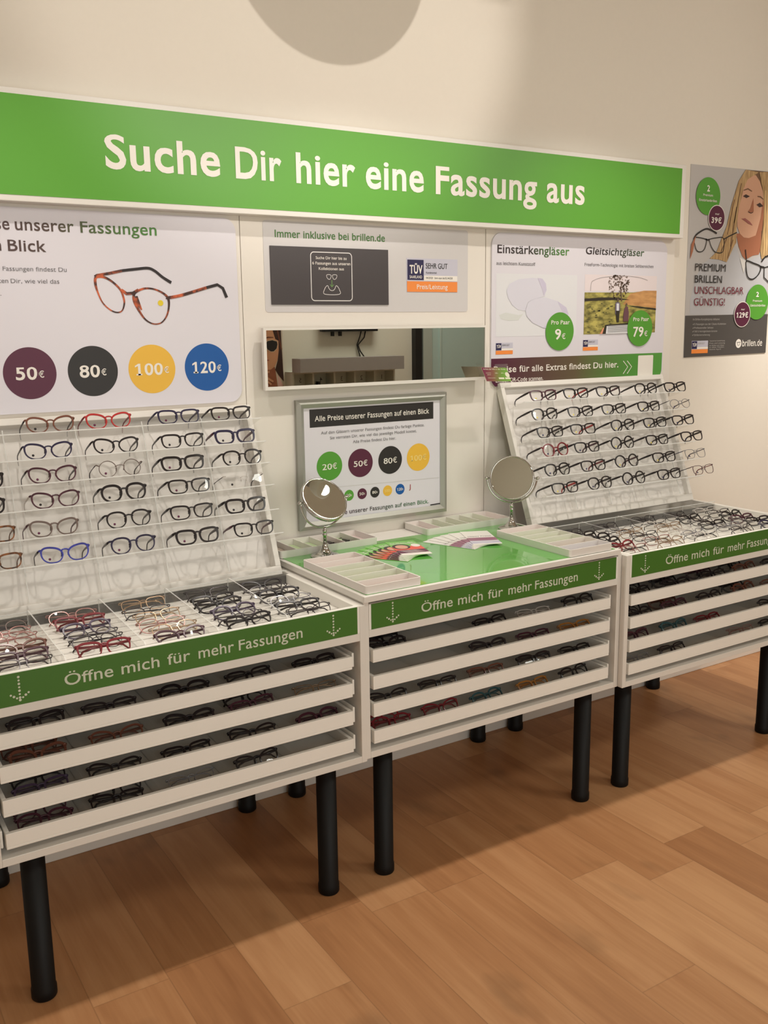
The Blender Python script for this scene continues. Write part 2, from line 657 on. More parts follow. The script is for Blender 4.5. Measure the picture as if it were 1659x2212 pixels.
# ------------------------------------------------------------------ green banner
t = thing('shop_banner', 'long green shop sign with white lettering above all the cabinets', 'sign', (0.45, 0, 1.97))
mb = MB(); mb.box(-1.08, 1.955, -0.05, WY, 1.967, 2.257); mb.build('sign_body', WHITE, t, (0.45, 0, 1.97), bevel=0.002)
mb = MB(); mb.box(-1.06, 1.9297, -0.0512, -0.0495, 1.9834, 2.2414); mb.build('green_face', GREEN, t, (0.45, 0, 1.97))
mb = Lines(wall_T(-0.0514), LETTER, t, (0.45, 0, 1.97))
for w, a, b in (('Suche', -0.4455, -0.0997), ('Dir', -0.05, 0.1045), ('hier', 0.1551, 0.371), ('eine', 0.411, 0.6425),
                ('Fassung', 0.6924, 1.149), ('aus', 1.197, 1.389)):
    mb.text(w, a, 2.0715 if w not in ('Fassung',) else 2.0705, 0.087, a1=b, bold=0.02)


# ------------------------------------------------------------------ printed boards on the wall
def board(name, label, cat, pts, y, depth, material=PAPER):
    xs = [p[0] for p in pts]
    zs = [p[1] for p in pts]
    o = ((min(xs) + max(xs)) / 2, y, min(zs))
    t = thing(name, label, cat, o)
    slab_prism(wall_T(y), pts, depth).build('sheet', material, t, o)
    return t, o


GT = ramp_mat('text_purple_to_green', -0.95, -0.3, [(0, (70, 38, 52)), (0.55, (80, 62, 52)), (1, (72, 128, 52))])
pts = round_rect(-1.0, -0.0385, 1.392, 1.957, 0.04)
t, o = board('price_board', 'white board with brown spectacles and four coloured price circles under the banner', 'sign', pts, -0.006, 0.006)
mb = MB(wall_T(-0.006))
TORT = noise_mat('print_tortoise', (58, 30, 24), (205, 96, 52), 38, 0.5, 0.46, 0.62)
lensL = [(-0.4807, 1.7727), (-0.458, 1.7731), (-0.4338, 1.7601), (-0.4122, 1.7381), (-0.4043, 1.7157), (-0.4032, 1.6977), (-0.4115, 1.6774), (-0.4281, 1.6729), (-0.4483, 1.6819), (-0.4675, 1.702), (-0.4791, 1.7308), (-0.4842, 1.755)]
lensR = [(-0.3658, 1.7317), (-0.3414, 1.7419), (-0.3127, 1.7413), (-0.2843, 1.7301), (-0.2682, 1.7141), (-0.2672, 1.6887), (-0.2762, 1.6609), (-0.2945, 1.6415), (-0.3189, 1.639), (-0.3422, 1.652), (-0.3597, 1.6773), (-0.3714, 1.7023), (-0.3736, 1.7204)]
mb.stroke(lensL, [.008, .007, .006, .006, .006, .005, .004, .004, .004, .004, .005, .008], 0, 2, True)
mb.stroke(lensR, [.007, .006, .005, .006, .008, .006, .005, .004, .004, .005, .007, .009, .008], 0, 2, True)
mb.stroke([(-0.4098, 1.7381), (-0.3943, 1.727), (-0.3754, 1.7285), (-0.3582, 1.7386)], [.008, .009, .009, .008], 0, 3)
mb.stroke([(-0.4851, 1.774), (-0.4781, 1.778), (-0.4413, 1.7844), (-0.4039, 1.7927)], .008, 0, 3)
mb.stroke([(-0.4039, 1.7927), (-0.3615, 1.798), (-0.3258, 1.8014), (-0.3047, 1.7937), (-0.2816, 1.7759), (-0.2557, 1.7603)], [.008, .008, .008, .008, .008, .009], 1, 3)
mb.stroke([(-0.2745, 1.7164), (-0.2665, 1.716), (-0.2307, 1.7222), (-0.1901, 1.7332), (-0.1437, 1.7467)], .009, 0, 3)
mb.stroke([(-0.1437, 1.7467), (-0.1072, 1.7561), (-0.0895, 1.7459), (-0.0778, 1.7174)], [.009, .009, .009, .010], 1, 3)
mb.stroke([(-0.366, 1.72), (-0.362, 1.70), (-0.352, 1.68)], [.008, .012, .004], 0, 3)
mb.disc(-0.2924, 1.7002, 0.0085, 2, 2)
mb.build('print', [TORT, mat('print_brownblack', (34, 24, 26), 0.5), mat('print_lemon', (226, 200, 40), 0.5)], t, o)
discs(wall_T(-0.006), [(cx, 1.5045, 0.073, (mi,), 1) for cx, mi in ((-0.8642, 0), (-0.6862, 1), (-0.5082, 2), (-0.3301, 3), (-0.1536, 4))],
      [PGREEN, PURPLE, BLACKP, YELLOW, BLUE], t, o)
mb = Lines(wall_T(-0.006), [GT, GREYT, LETTER], t, o)
mb.text('Alle Preise', -0.905, 1.896, 0.0302, a1=-0.7085, bold=0.01)
mb.text('unserer', -0.694, 1.896, 0.0302, a1=-0.5345, bold=0.01)
mb.text('Fassungen', -0.5164, 1.896, 0.0302, a1=-0.2923, bold=0.01)
mb.text('auf einen', -0.90, 1.8395, 0.0295, a1=-0.7345, bold=0.01)
mb.text('Blick', -0.7172, 1.8395, 0.0295, a1=-0.6151, bold=0.01)
for s, a, b, z in (('Auf den Gläsern unserer', -0.935, -0.748, 1.7862), ('Fassungen findest Du', -0.7356, -0.5631, 1.7862),
                   ('farbige Punkte. Sie verraten', -0.95, -0.724, 1.7532), ('Dir, wie viel das', -0.7173, -0.5861, 1.7532),
                   ('jeweilige Modell kostet.', -0.935, -0.745, 1.719)):
    mb.text(s, a, z, 0.0115, a1=b, mi=1, bold=0.0)
for s, e, cx, w in (('20', '€', -0.8642, .1), ('50', '€', -0.6862, .0865), ('80', '€', -0.5082, .087), ('100', '€', -0.3301, .114), ('120', '€', -0.1536, .105)):
    mb.text(s, cx - w / 2 + .004, 1.4872, 0.0335, a1=cx + w / 2 - .024, mi=2, bold=0.02)
    mb.text(e, cx + w / 2 - .02, 1.4915, 0.0178, a1=cx + w / 2 - .005, mi=2, bold=0.01)

# ---- middle: pale info panel, dark screen, test seal
pts = round_rect(0.057, 0.8705, 1.672, 1.958, 0.01)
tag(slab_prism(wall_T(-0.0012), pts, 0.0012).build('info_panel', mat('panel_lilac', (206, 202, 202), 0.5)),
    'pale grey rounded panel holding the dark screen above the wall mirror', 'sign')
o = (0.3, 0, 1.9)
info = bpy.data.objects['info_panel']
mb = Lines(wall_T(-0.0012), mat('text_green', (62, 116, 42), 0.5), info)
mb.text('Immer inklusive bei brillen.de', 0.0983, 1.907, 0.0225, a1=0.5143, bold=0.008)
t = thing('display_screen', 'dark rectangular screen with white rounded box on pale panel', 'screen', (0.3, -0.003, 1.696))
o = (0.3, -0.003, 1.696)
mb = MB(); mb.box(0.078, 0.5255, -0.005, -0.0013, 1.6962, 1.8802); mb.build('housing', CHAR, t, o, bevel=0.0006)
T_ = wall_T(-0.005)
mb = MB(T_)
rr = round_rect(0.2235, 0.379, 1.7092, 1.8648, 0.012)
mb.stroke(rr, 0.0028, 0, 1, True)
gx, gz = 0.3012, 1.788
for s in (-1, 1):
    mb.stroke([(gx + s * .003, gz + .004), (gx + s * .018, gz + .005), (gx + s * .019, gz - .002), (gx + s * .013, gz - .009), (gx + s * .006, gz - .008)], 0.0016, 0, 1, True)
mb.stroke([(gx, gz - .012), (gx, gz - .033)], 0.0018, 1, 1)
mb.stroke([(gx - .007, gz - .026), (gx, gz - .034), (gx + .007, gz - .026)], 0.0018, 1, 1)
mb.stroke([(0.2727, 1.7305), (0.2727, 1.746), (0.281, 1.757), (0.286, 1.757), (0.2885, 1.751), (0.294, 1.744), (0.301, 1.742), (0.308, 1.744), (0.3135, 1.751), (0.316, 1.757), (0.321, 1.757), (0.329, 1.746), (0.329, 1.7305)], 0.0018, 0, 1, True)
mb.build('print', [mat('screen_white', (226, 222, 220), 0.5), mat('screen_green', (120, 170, 90), 0.5)], t, o)
mb = Lines(T_, LETTER, t, o)
mb.text('Suche Dir hier bis zu', 0.2421, 1.8425, 0.0088, a1=0.3587, bold=0.004)
mb.text('6 Fassungen aus unseren', 0.229, 1.8252, 0.009, a1=0.3734, bold=0.004)
mb.text('Kollektionen aus', 0.2526, 1.8082, 0.0088, a1=0.3479, bold=0.004)


def seal(mb, a0, a1, b0, b1, fine=True, base=0, k0=0):
    """the test seal: navy square, lilac field, white line, orange bar"""
    w, h = a1 - a0, b1 - b0
    mb.rect(a0, a1, b0, b1, base + 1, k0 + 1)
    mb.rect(a0 + .01 * w, a0 + .325 * w, b0 + .36 * h, b1 - .03 * h, base + 0, k0 + 2)
    mb.rect(a0 + .33 * w, a1, b0 + .34 * h, b0 + .5 * h, base + 3, k0 + 2)
    mb.rect(a0, a1, b0, b0 + .32 * h, base + 2, k0 + 2)


def seal_text(mb, a0, a1, b0, b1, white, dark, fine=True, k0=0):
    w, h = a1 - a0, b1 - b0
    mb.text('TÜV', a0 + .05 * w, b0 + .56 * h, .24 * h, a1=a0 + .3 * w, mi=white, k=k0 + 3, bold=0.03)
    if fine:
        mb.text('SAARLAND', a0 + .05 * w, b0 + .41 * h, .085 * h, a1=a0 + .29 * w, mi=white, k=k0 + 3, bold=0.012)
        mb.text('Preis/Leistung', a0 + .19 * w, b0 + .085 * h, .14 * h, a1=a0 + .8 * w, mi=white, k=k0 + 3, bold=0.004)
        mb.text('Kundenurteil', a0 + .37 * w, b0 + .56 * h, .06 * h, a1=a0 + .58 * w, mi=dark, k=k0 + 3, bold=0.0)
        mb.text('04/2020   bwv-saar.de/SC44258', a0 + .37 * w, b0 + .4 * h, .06 * h, a1=a0 + .9 * w, mi=dark, k=k0 + 3, bold=0.0)
    mb.text('SEHR GUT', a0 + .365 * w, b0 + .715 * h, .16 * h, a1=a0 + .8 * w, mi=dark, k=k0 + 3, bold=0.002)


o = (0.713, 0, 1.74)
t = thing('test_seal', 'small navy, lilac and orange test seal sticker beside the dark screen', 'sticker', o)
mb = MB(); mb.box(0.602, 0.8235, -0.0017, -0.0012, 1.7395, 1.8555); mb.build('sticker_sheet', LILAC, t, o)
mb = MB(wall_T(-0.0017)); seal(mb, 0.6035, 0.822, 1.741, 1.854); mb.build('print', [NAVY, LILAC, ORANGE, LETTER], t, o)
mb = Lines(wall_T(-0.0017), [LETTER, BLACKP], t, o); seal_text(mb, 0.6035, 0.822, 1.741, 1.854, 0, 1)

# ---- right board: two kinds of lenses
pts = round_rect(0.978, 1.912, 1.388, 1.957, 0.045)
t, o = board('lens_board', 'white board with pale lenses and field picture above the far cabinet', 'sign', pts, -0.006, 0.006)
BARG = ramp_mat('print_bar_gradient', 1.0, 1.9, [(0, (78, 18, 50)), (0.45, (96, 82, 58)), (0.8, (78, 142, 56)), (1, (84, 154, 62))])
mb = MB(wall_T(-0.006))
mb.flat(round_rect(0.978, 1.906, 1.388, 1.4985, 0.042, '34'), 0, 1)
mb.rect(0.999, 1.405, 1.5795, 1.811, 1, 1)                       # pale picture of two lenses
lA = [(1.0477, 1.7488), (1.0624, 1.7741), (1.1048, 1.7908), (1.1728, 1.7974), (1.2233, 1.7949), (1.2416, 1.7764), (1.2454, 1.7529), (1.2377, 1.7293), (1.1872, 1.7196), (1.1498, 1.7054), (1.1411, 1.675), (1.1069, 1.6774), (1.0759, 1.696), (1.0541, 1.7236)]
lB = [(1.1411, 1.675), (1.1529, 1.7054), (1.1934, 1.722), (1.2442, 1.7246), (1.3028, 1.7106), (1.3495, 1.6867), (1.3616, 1.6626), (1.3447, 1.6288), (1.2798, 1.6053), (1.2279, 1.6107), (1.1766, 1.6302), (1.1478, 1.6539)]
lC = [(1.0128, 1.6592), (1.0459, 1.6683), (1.1073, 1.6588), (1.132, 1.6634), (1.1076, 1.6401), (1.0585, 1.6381), (1.022, 1.6453)]
mb.flat(lC, 2, 2)
mb.flat(lA, 3, 3)
mb.flat([(1.20, 1.797), (1.2233, 1.7949), (1.2416, 1.7764), (1.2454, 1.7529), (1.232, 1.731), (1.224, 1.755)], 4, 4)
mb.flat(lB, 3, 4)
mb.flat([(1.2279, 1.6107), (1.2798, 1.6053), (1.3447, 1.6288), (1.3616, 1.6626), (1.3495, 1.6867), (1.3028, 1.7106), (1.33, 1.67), (1.30, 1.635)], 4, 5)
# field picture: grass, dark hedge lines, wheat, tree, two people from behind, book page
X0, X1 = 1.4465, 1.8555
mb.rect(X0, X1, 1.7505, 1.815, 5, 1)
mb.flat([(X0, 1.5815), (X1, 1.5845), (X1, 1.7555), (1.79, 1.754), (1.72, 1.7475), (X0, 1.7455)], 6, 2)
mb.flat([(1.66, 1.70), (X1, 1.684), (X1, 1.7555), (1.78, 1.755), (1.70, 1.742)], 7, 3)
mb.flat([(X0, 1.711), (1.56, 1.7155), (1.70, 1.718), (1.62, 1.7265), (1.54, 1.7265), (X0, 1.7215)], 8, 4)
mb.flat([(1.70, 1.6905), (X1, 1.676), (X1, 1.683), (1.72, 1.693)], 8, 4)
rnd = random.Random(4)
tree_c = (1.632, 1.772)
mb.stroke([(1.652, 1.712), (1.649, 1.735), (1.645, 1.765)], [.007, .005, .004], 9, 5)
for i in range(150):
    a, r = rnd.uniform(0, 2 * PI), math.sqrt(rnd.random())
    ex, ez = tree_c[0] + r * 0.06 * math.cos(a), min(tree_c[1] + r * 0.052 * math.sin(a), 1.813)
    d = rnd.uniform(0, PI)
    q = rnd.uniform(.004, .009)
    z2 = min(ez + q * math.sin(d), 1.8145)
    mb.stroke([(ex, ez), (ex + q * math.cos(d), z2)], rnd.uniform(.002, .005), 9, 5)
mb.flat([(1.617, 1.66), (1.642, 1.66), (1.643, 1.70), (1.637, 1.708), (1.621, 1.708), (1.616, 1.70)], 10, 6)    # person one: jacket
mb.flat([(1.622, 1.703), (1.636, 1.703), (1.637, 1.672), (1.624, 1.671)], 1, 7)
mb.disc(1.631, 1.7165, 0.006, 9, 6, n=12)
mb.flat([(1.619, 1.674), (1.641, 1.674), (1.639, 1.628), (1.626, 1.628)], 8, 7)
mb.flat([(1.664, 1.631), (1.693, 1.631), (1.695, 1.665), (1.689, 1.688), (1.683, 1.692), (1.676, 1.692), (1.668, 1.682), (1.664, 1.66)], 11, 6)   # person two
mb.disc(1.680, 1.699, 0.0055, 9, 6, n=12)
mb.flat([(1.548, 1.5825), (1.562, 1.618), (1.75, 1.628), (1.76, 1.62), (1.76, 1.584)], 8, 7)                    # book
mb.flat([(1.566, 1.5825), (1.57, 1.613), (1.745, 1.62), (1.76, 1.584)], 1, 8)
for i in range(9):
    z = 1.588 + i * .0034
    mb.stroke([(1.576, z), (1.74, z + .0035)], 0.0011, 12, 9)
mb.flat([(1.532, 1.5822), (1.55, 1.606), (1.556, 1.606), (1.546, 1.5825)], 13, 9)
for i in range(26):
    a, b = rnd.uniform(X0 + .01, 1.6), rnd.uniform(1.59, 1.705)
    mb.stroke([(a, b), (a + rnd.uniform(.006, .016), b + rnd.uniform(-.002, .002))], rnd.uniform(.002, .005), 14, 3)
mb.stroke([(1.478, 1.751), (1.480, 1.779), (1.492, 1.792), (1.545, 1.805), (1.65, 1.812), (1.745, 1.808), (1.80, 1.797)], 0.0012, 12, 4)
seal(mb, 0.9991, 1.0821, 1.5137, 1.5567, base=15)
seal(mb, 1.4446, 1.5272, 1.5175, 1.5605, base=15)
discs(wall_T(-0.006), [(1.3174, 1.5952, 0.0735, (0,), 6), (1.7611, 1.6023, 0.0735, (0,), 10)], [PGREEN], t, o)
for dx in (0, 0.023):
    mb.stroke([(1.6745 + dx, 1.4704), (1.7018 + dx, 1.4455), (1.6765 + dx, 1.4175)], 0.0035, 18, 2)
mb.rect(1.7615, 1.852, 1.4022, 1.4902, 18, 2, 0.004)
mb.build('print', [BARG, mat('print_pale', (222, 222, 226), 0.5), mat('print_pale_grey', (212, 214, 212), 0.5), mat('print_lens', (214, 212, 224), 0.5),
                   mat('print_lens_rim', (202, 196, 216), 0.5), mat('print_sky', (228, 216, 218), 0.5),
                   noise_mat('print_meadow', (96, 92, 44), (190, 178, 96), 24, 0.5, 0.35, 0.65, (1, 1, 2.2)),
                   noise_mat('print_wheat', (176, 128, 78), (214, 162, 104), 14, 0.5, 0.35, 0.65, (1, 1, 4)),
                   mat('print_hedge', (44, 38, 30), 0.5), mat('print_branch', (104, 84, 68), 0.5), mat('print_jacket', (112, 102, 124), 0.5),
                   mat('print_dress', (104, 68, 78), 0.5), GREYT, mat('print_finger', (226, 150, 120), 0.5), mat('print_bush', (78, 76, 42), 0.5),
                   NAVY, LILAC, ORANGE, LETTER, PGREEN], t, o)
GB = ramp_mat('text_black_to_green', 1.0, 1.36, [(0, (40, 22, 26)), (0.45, (44, 36, 30)), (1, (76, 138, 54))])
GB2 = ramp_mat('text_black_to_olive', 1.44, 1.80, [(0, (36, 20, 24)), (0.5, (44, 40, 34)), (1, (70, 100, 62))])
mb = Lines(wall_T(-0.006), [GB, GB2, GREYT, LETTER], t, o)
mb.text('Einstärkengläser', 1.0027, 1.8842, 0.0292, a1=1.3595, bold=0.008)
mb.text('Gleitsichtgläser', 1.4457, 1.8925, 0.0265, a1=1.772, mi=1, bold=0.008, shear=0.12)
mb.text('aus leichtem Kunststoff', 0.9985, 1.8415, 0.0122, a1=1.1874, mi=2, bold=0.0)
mb.text('FreeForm-Technologie mit breiten Sehbereichen', 1.4428, 1.847, 0.0122, a1=1.8311, mi=2, bold=0.0)
mb.text('Pro Paar', 1.2715, 1.6225, 0.0152, a1=1.3682, mi=3, k=7, bold=0.01)
mb.text('9', 1.2921, 1.565, 0.038, a1=1.3235, mi=3, k=7, bold=0.02)
mb.text('€', 1.3275, 1.566, 0.02, a1=1.347, mi=3, k=7, bold=0.008)
mb.text('Pro Paar', 1.719, 1.632, 0.0148, a1=1.811, mi=3, k=12, bold=0.01)
mb.text('79', 1.7208, 1.569, 0.038, a1=1.7815, mi=3, k=12, bold=0.02)
mb.text('€', 1.7865, 1.57, 0.02, a1=1.806, mi=3, k=12, bold=0.008)
mb.text('Preise', 0.9905, 1.4455, 0.0232, a1=1.1005, mi=3, bold=0.012)
mb.text('für alle Extras findest Du hier.', 1.1155, 1.4455, 0.0232, a1=1.6466, mi=3, bold=0.012)
mb.text('Einfach QR-Code scannen.', 1.0009, 1.4092, 0.0148, a1=1.2376, mi=3, bold=0.008)
seal_text(mb, 0.9991, 1.0821, 1.5137, 1.5567, 3, 2, False)
seal_text(mb, 1.4446, 1.5272, 1.5175, 1.5605, 3, 2, False)

# ---- wall mirror in a white box frame
o = (0.46, -0.03, 1.424)
t = thing('wall_mirror', 'wide low mirror in white box frame above the silver picture frame', 'mirror', o)
MX0, MX1, MZ0, MZ1, MY, MT = 0.027, 0.926, 1.4245, 1.622, -0.042, 0.016
mb = MB()
mb.box(MX0, MX1, MY, MY + MT, MZ0, MZ0 + 0.011); mb.box(MX0, MX1, MY, MY + MT, MZ1 - 0.007, MZ1)
mb.box(MX0, MX0 + 0.010, MY, MY + MT, MZ0 + 0.011, MZ1 - 0.007); mb.box(MX1 - 0.006, MX1, MY, MY + MT, MZ0 + 0.011, MZ1 - 0.007)
mb.box(MX0 + 0.010, MX1 - 0.006, MY + MT - 0.004, MY + MT, MZ0 + 0.011, MZ1 - 0.007)
mb.build('mirror_frame', WHITE, t, o)
mb = MB(); mb.box(MX0 + 0.010, MX1 - 0.006, MY + 0.003, MY + 0.007, MZ0 + 0.011, MZ1 - 0.007); mb.build('mirror_glass', MIRROR, t, o)
for xb in (0.2, 0.7):
    mb = MB(); mb.box(xb, xb + 0.08, MY + MT, 0.0, 1.48, 1.56); mb.build('wall_bracket', WHITE, t, o)

# ---- price card in a clear holder at the mirror's right end
o = (0.93, -0.1, 1.40)
t = thing('card_holder', 'small clear acrylic card holder at the right end of the mirror', 'card holder', o)
mb = MB()
q = [(0.925, -0.094, 1.482), (0.985, -0.094, 1.482), (1.006, -0.09, 1.402), (0.945, -0.09, 1.402)]
mb.add(q + [(x, y + 0.003, z) for x, y, z in q], [(0, 1, 2, 3), (7, 6, 5, 4), (0, 4, 5, 1), (1, 5, 6, 2), (2, 6, 7, 3), (3, 7, 4, 0)])
mb.add([(0.945, -0.09, 1.402), (1.006, -0.09, 1.402), (1.02, -0.007, 1.39), (0.96, -0.007, 1.39), (0.945, -0.09, 1.399), (1.006, -0.09, 1.399), (1.02, -0.007, 1.387), (0.96, -0.007, 1.387)],
       [(0, 1, 2, 3), (7, 6, 5, 4), (0, 4, 5, 1), (1, 5, 6, 2), (2, 6, 7, 3), (3, 7, 4, 0)])
mb.build('clear_plate', ACRYL, t, o)
CA, CB, CD = Vector((0.858, -0.1, 1.473)), Vector((0.974, -0.1, 1.4686)), Vector((0.8836, -0.1, 1.4223))


def card_T(a, b, k):
    p = CA + (CB - CA) * a + (CD - CA) * b
    return (p.x, p.y - 0.0004 * k, p.z)


CARDG = ramp_mat('card_gradient', 0.865, 0.985, [(0, (120, 30, 74)), (0.4, (140, 92, 76)), (0.75, (118, 160, 66)), (1, (124, 176, 70))])
t = thing('price_card', 'small purple to green price card held in the clear holder', 'card', (0.93, -0.1, 1.42))
o = (0.93, -0.1, 1.42)
slab_prism(card_T, [(0, 0), (0.95, 0), (1, .06), (1, 1), (0, 1)], 0.001).build('card_sheet', mat('card_cream', (226, 214, 190), 0.5), t, o)
mb = MB(card_T)
mb.flat([(0.004, .004), (0.948, .004), (.996, .062), (.996, .996), (.004, .996)], 0, 0.5)
mb.build('print', CARDG, t, o)
mb = MB(card_T)
mb.flat([(0.93 + .085 * math.cos(a * PI / 12), 0.52 + .19 * math.sin(a * PI / 12)) for a in range(24)], 0, 1)
mb.flat([(.53 + 0, .72), (.75, .72), (.75, .84), (.53, .84)], 0, 1)
mb.flat([(.79, .72), (1.0, .72), (1.0, .84), (.79, .84)], 0, 1)
mb.build('print', mat('card_white', (240, 236, 214), 0.5), t, o)
CTt = lambda a, b, k: card_T(a, 1 - b, k)
mb = Lines(CTt, mat('card_white', (240, 236, 214), 0.5), t, o)
mb.text('brillen.de hilft in der Krise', .05, .84, .085, a1=.93, bold=0.006)
for s, a, b, z, hh in (('Einstärken-', .1, .3, .58, .05), ('gläser', .12, .27, .46, .05), ('120,-', .45, .58, .56, .07), ('349,-', .69, .83, .56, .07), ('Gleitsicht', .1, .4, .22, .05)):
    mb.text(s, a, z, hh, a1=b, bold=0.004)

# ---- silver snap frame with price list
o = (0.46, -0.01, 0.937)
t = thing('poster_frame', 'silver framed price list with coloured circles below the wall mirror', 'frame', o)
FX0, FX1, FZ0, FZ1, FY = 0.150, 0.766, 0.941, 1.385, -0.02
mb = MB()
fwid = 0.028


def frame_bar(mb, p):
    """mitred bar: four front corners given outer to inner, bulged profile"""
    (ax, az), (bx, bz), (cx, cz), (dx, dz) = p
    mid0, mid1 = ((ax + dx) / 2, (az + dz) / 2), ((bx + cx) / 2, (bz + cz) / 2)
    vs = [(ax, 0.0, az), (bx, 0.0, bz), (bx, FY + .006, bz), (ax, FY + .006, az), (mid1[0], FY - .002, mid1[1]), (mid0[0], FY - .002, mid0[1]),
          (cx, FY + .008, cz), (dx, FY + .008, dz)]
    mb.add(vs, [(0, 1, 2, 3), (3, 2, 4, 5), (5, 4, 6, 7)])


O_ = [(FX0, FZ0), (FX1, FZ0), (FX1, FZ1), (FX0, FZ1)]
I_ = [(FX0 + fwid, FZ0 + fwid), (FX1 - fwid, FZ0 + fwid), (FX1 - fwid, FZ1 - fwid), (FX0 + fwid, FZ1 - fwid)]
for i in range(4):
    j = (i + 1) % 4
    frame_bar(mb, (O_[i], O_[j], I_[j], I_[i]))
mb.build('silver_frame', SILVER, t, o)
mb = MB(); mb.box(FX0 + .02, FX1 - .02, -0.0105, -0.002, FZ0 + .02, FZ1 - .02); mb.build('sheet', PAPER, t, o)
T_ = wall_T(-0.0105)
mb = MB(T_)
mb.rect(0.2005, 0.7085, 1.291, 1.352, 0, 1)
mb.stroke([(0.174, 1.0815), (0.736, 1.0715)], 0.0012, 5, 1)
mb.stroke([(0.6932, 0.9725), (0.738, 0.9735)], 0.004, 0, 2)
mb.build('print', [BLACKP, PGREEN, PURPLE, YELLOW, BLUE, mat('print_fold', (205, 200, 198), 0.5)], t, o)
discs(T_, [(cx, 1.155, 0.05, (mi,), 1) for cx, mi in ((0.2726, 1), (0.3967, 2), (0.52, 0), (0.6413, 3))] +
      [(cx, 1.0452, 0.0192, (mi,), 1) for cx, mi in ((0.3475, 1), (0.401, 2), (0.454, 0), (0.5073, 3), (0.5608, 4))], [BLACKP, PGREEN, PURPLE, YELLOW, BLUE], t, o)
GF = ramp_mat('text_frame_gradient', 0.28, 0.69, [(0, (74, 24, 46)), (0.45, (60, 60, 58)), (1, (70, 128, 80))])
mb = Lines(T_, [LETTER, GREYT, GF, mat('print_red', (150, 40, 40), 0.5), mat('print_pale_yellow', (242, 214, 132), 0.5)], t, o)
mb.text('Alle Preise unserer Fassungen auf einen Blick', 0.2197, 1.3112, 0.0178, a1=0.6897, mi=0, bold=0.006)
mb.text('Auf den Gläsern unserer Fassungen findest Du farbige Punkte.', 0.2423, 1.2658, 0.0098, a1=0.6681, mi=1, bold=0.0)
mb.text('Sie verraten Dir, wie viel das jeweilige Modell kostet.', 0.2768, 1.2466, 0.0098, a1=0.6344, mi=1, bold=0.0)
mb.text('Alle Preise findest Du hier.', 0.3673, 1.2266, 0.0098, a1=0.5448, mi=1, bold=0.0)
for s, cx, w in (('20', 0.2726, .057), ('50', 0.3967, .056), ('80', 0.52, .056), ('100', 0.6413, .07)):
    mi = 0 if s != '100' else 4
    mb.text(s, cx - w / 2, 1.143, 0.0195, a1=cx + w / 2 - .0195, mi=mi, bold=0.008)
    mb.text('€', cx + w / 2 - .017, 1.144, 0.019, a1=cx + w / 2, mi=mi, bold=0.006)
for s, cx in (('20', 0.3475), ('50', 0.401), ('80', 0.454), ('100', 0.5073), ('120', 0.5608)):
    mi = 0 if s != '100' else 4
    w = .019 if len(s) == 2 else .023
    mb.text(s, cx - w / 2 - .002, 1.0405, 0.0095, a1=cx + w / 2 - .003, mi=mi, bold=0.01)
    mb.text('€', cx + w / 2 - .002, 1.041, 0.006, a1=cx + w / 2 + .002, mi=mi, bold=0.004)
mb.text('Alle Preise unserer Fassungen auf einen Blick.', 0.232, 0.9805, 0.0145, a1=0.6862, mi=2, bold=0.006)
mb.text('J', 0.600, 1.042, 0.0165, a1=0.6065, mi=3, bold=0.008)
mb.text('GI', 0.3105, 1.040, 0.0125, a1=0.3215, mi=1, bold=0.0)

# ------------------------------------------------------------------ poster of the woman on the bare wall at the right
PP = {
    'hair_side': [(2.400, 2.279), (2.357, 2.228), (2.319, 2.129), (2.293, 2.034), (2.264, 1.982), (2.236, 1.926), (2.192, 1.895), (2.252, 1.893), (2.306, 1.883), (2.342, 1.942), (2.363, 1.969), (2.360, 2.046), (2.367, 2.114), (2.388, 2.192), (2.417, 2.240), (2.491, 2.274)],
    'hair_back': [(2.400, 2.279), (2.556, 2.281), (2.590, 1.915), (2.549, 1.900), (2.533, 1.948), (2.475, 1.999), (2.398, 2.073), (2.381, 2.191)],
    'face': [(2.417, 2.240), (2.393, 2.201), (2.378, 2.149), (2.362, 2.097), (2.364, 2.038), (2.384, 2.008), (2.413, 1.992), (2.448, 1.991), (2.495, 2.004), (2.536, 2.027), (2.541, 2.080), (2.539, 2.141), (2.526, 2.196), (2.501, 2.237), (2.471, 2.261), (2.436, 2.258)],
    'neck': [(2.360, 2.007), (2.382, 1.952), (2.413, 1.910), (2.436, 1.897), (2.483, 1.916), (2.525, 1.922), (2.540, 1.949), (2.532, 2.027), (2.447, 1.998), (2.390, 2.009)],
    'shirt': [(2.369, 1.948), (2.330, 1.916), (2.279, 1.889), (2.198, 1.898), (2.148, 1.869), (2.113, 1.817), (2.081, 1.724), (2.083, 1.656), (2.612, 1.656), (2.595, 1.906), (2.526, 1.913), (2.443, 1.893), (2.427, 1.840), (2.393, 1.909)],
    'hair_front': [(2.494, 2.275), (2.557, 2.281), (2.591, 1.917), (2.545, 1.902), (2.531, 1.944), (2.543, 2.023), (2.541, 2.123), (2.526, 2.200)],
}
o = (2.33, 0, 1.474)
t = thing('wall_poster', 'tall advertising poster of a blonde person holding spectacles near the banner end', 'poster', o)
pts = [(2.0585, 1.474), (2.6185, 1.481), (2.603, 1.66), (2.557, 2.283), (2.0475, 2.2764), (2.052, 1.9)]
pts = [(2.056, 1.4735), (2.618, 1.481), (2.616, 2.284), (2.047, 2.2765)]
slab_prism(wall_T(0.006), pts, 0.0015).build('sheet', mat('poster_grey', (186, 182, 180), 0.4), t, o)
T_ = wall_T(0.006)
mb = MB(T_)
HAIR, HAIR2, SKIN, SKIN2, SHIRT, EYE, LIP = range(7)
mb.flat(PP['shirt'], SHIRT, 1)
mb.flat(PP['hair_back'], HAIR2, 2)
mb.flat(PP['neck'], SKIN2, 3)
mb.flat(PP['face'], SKIN, 4)
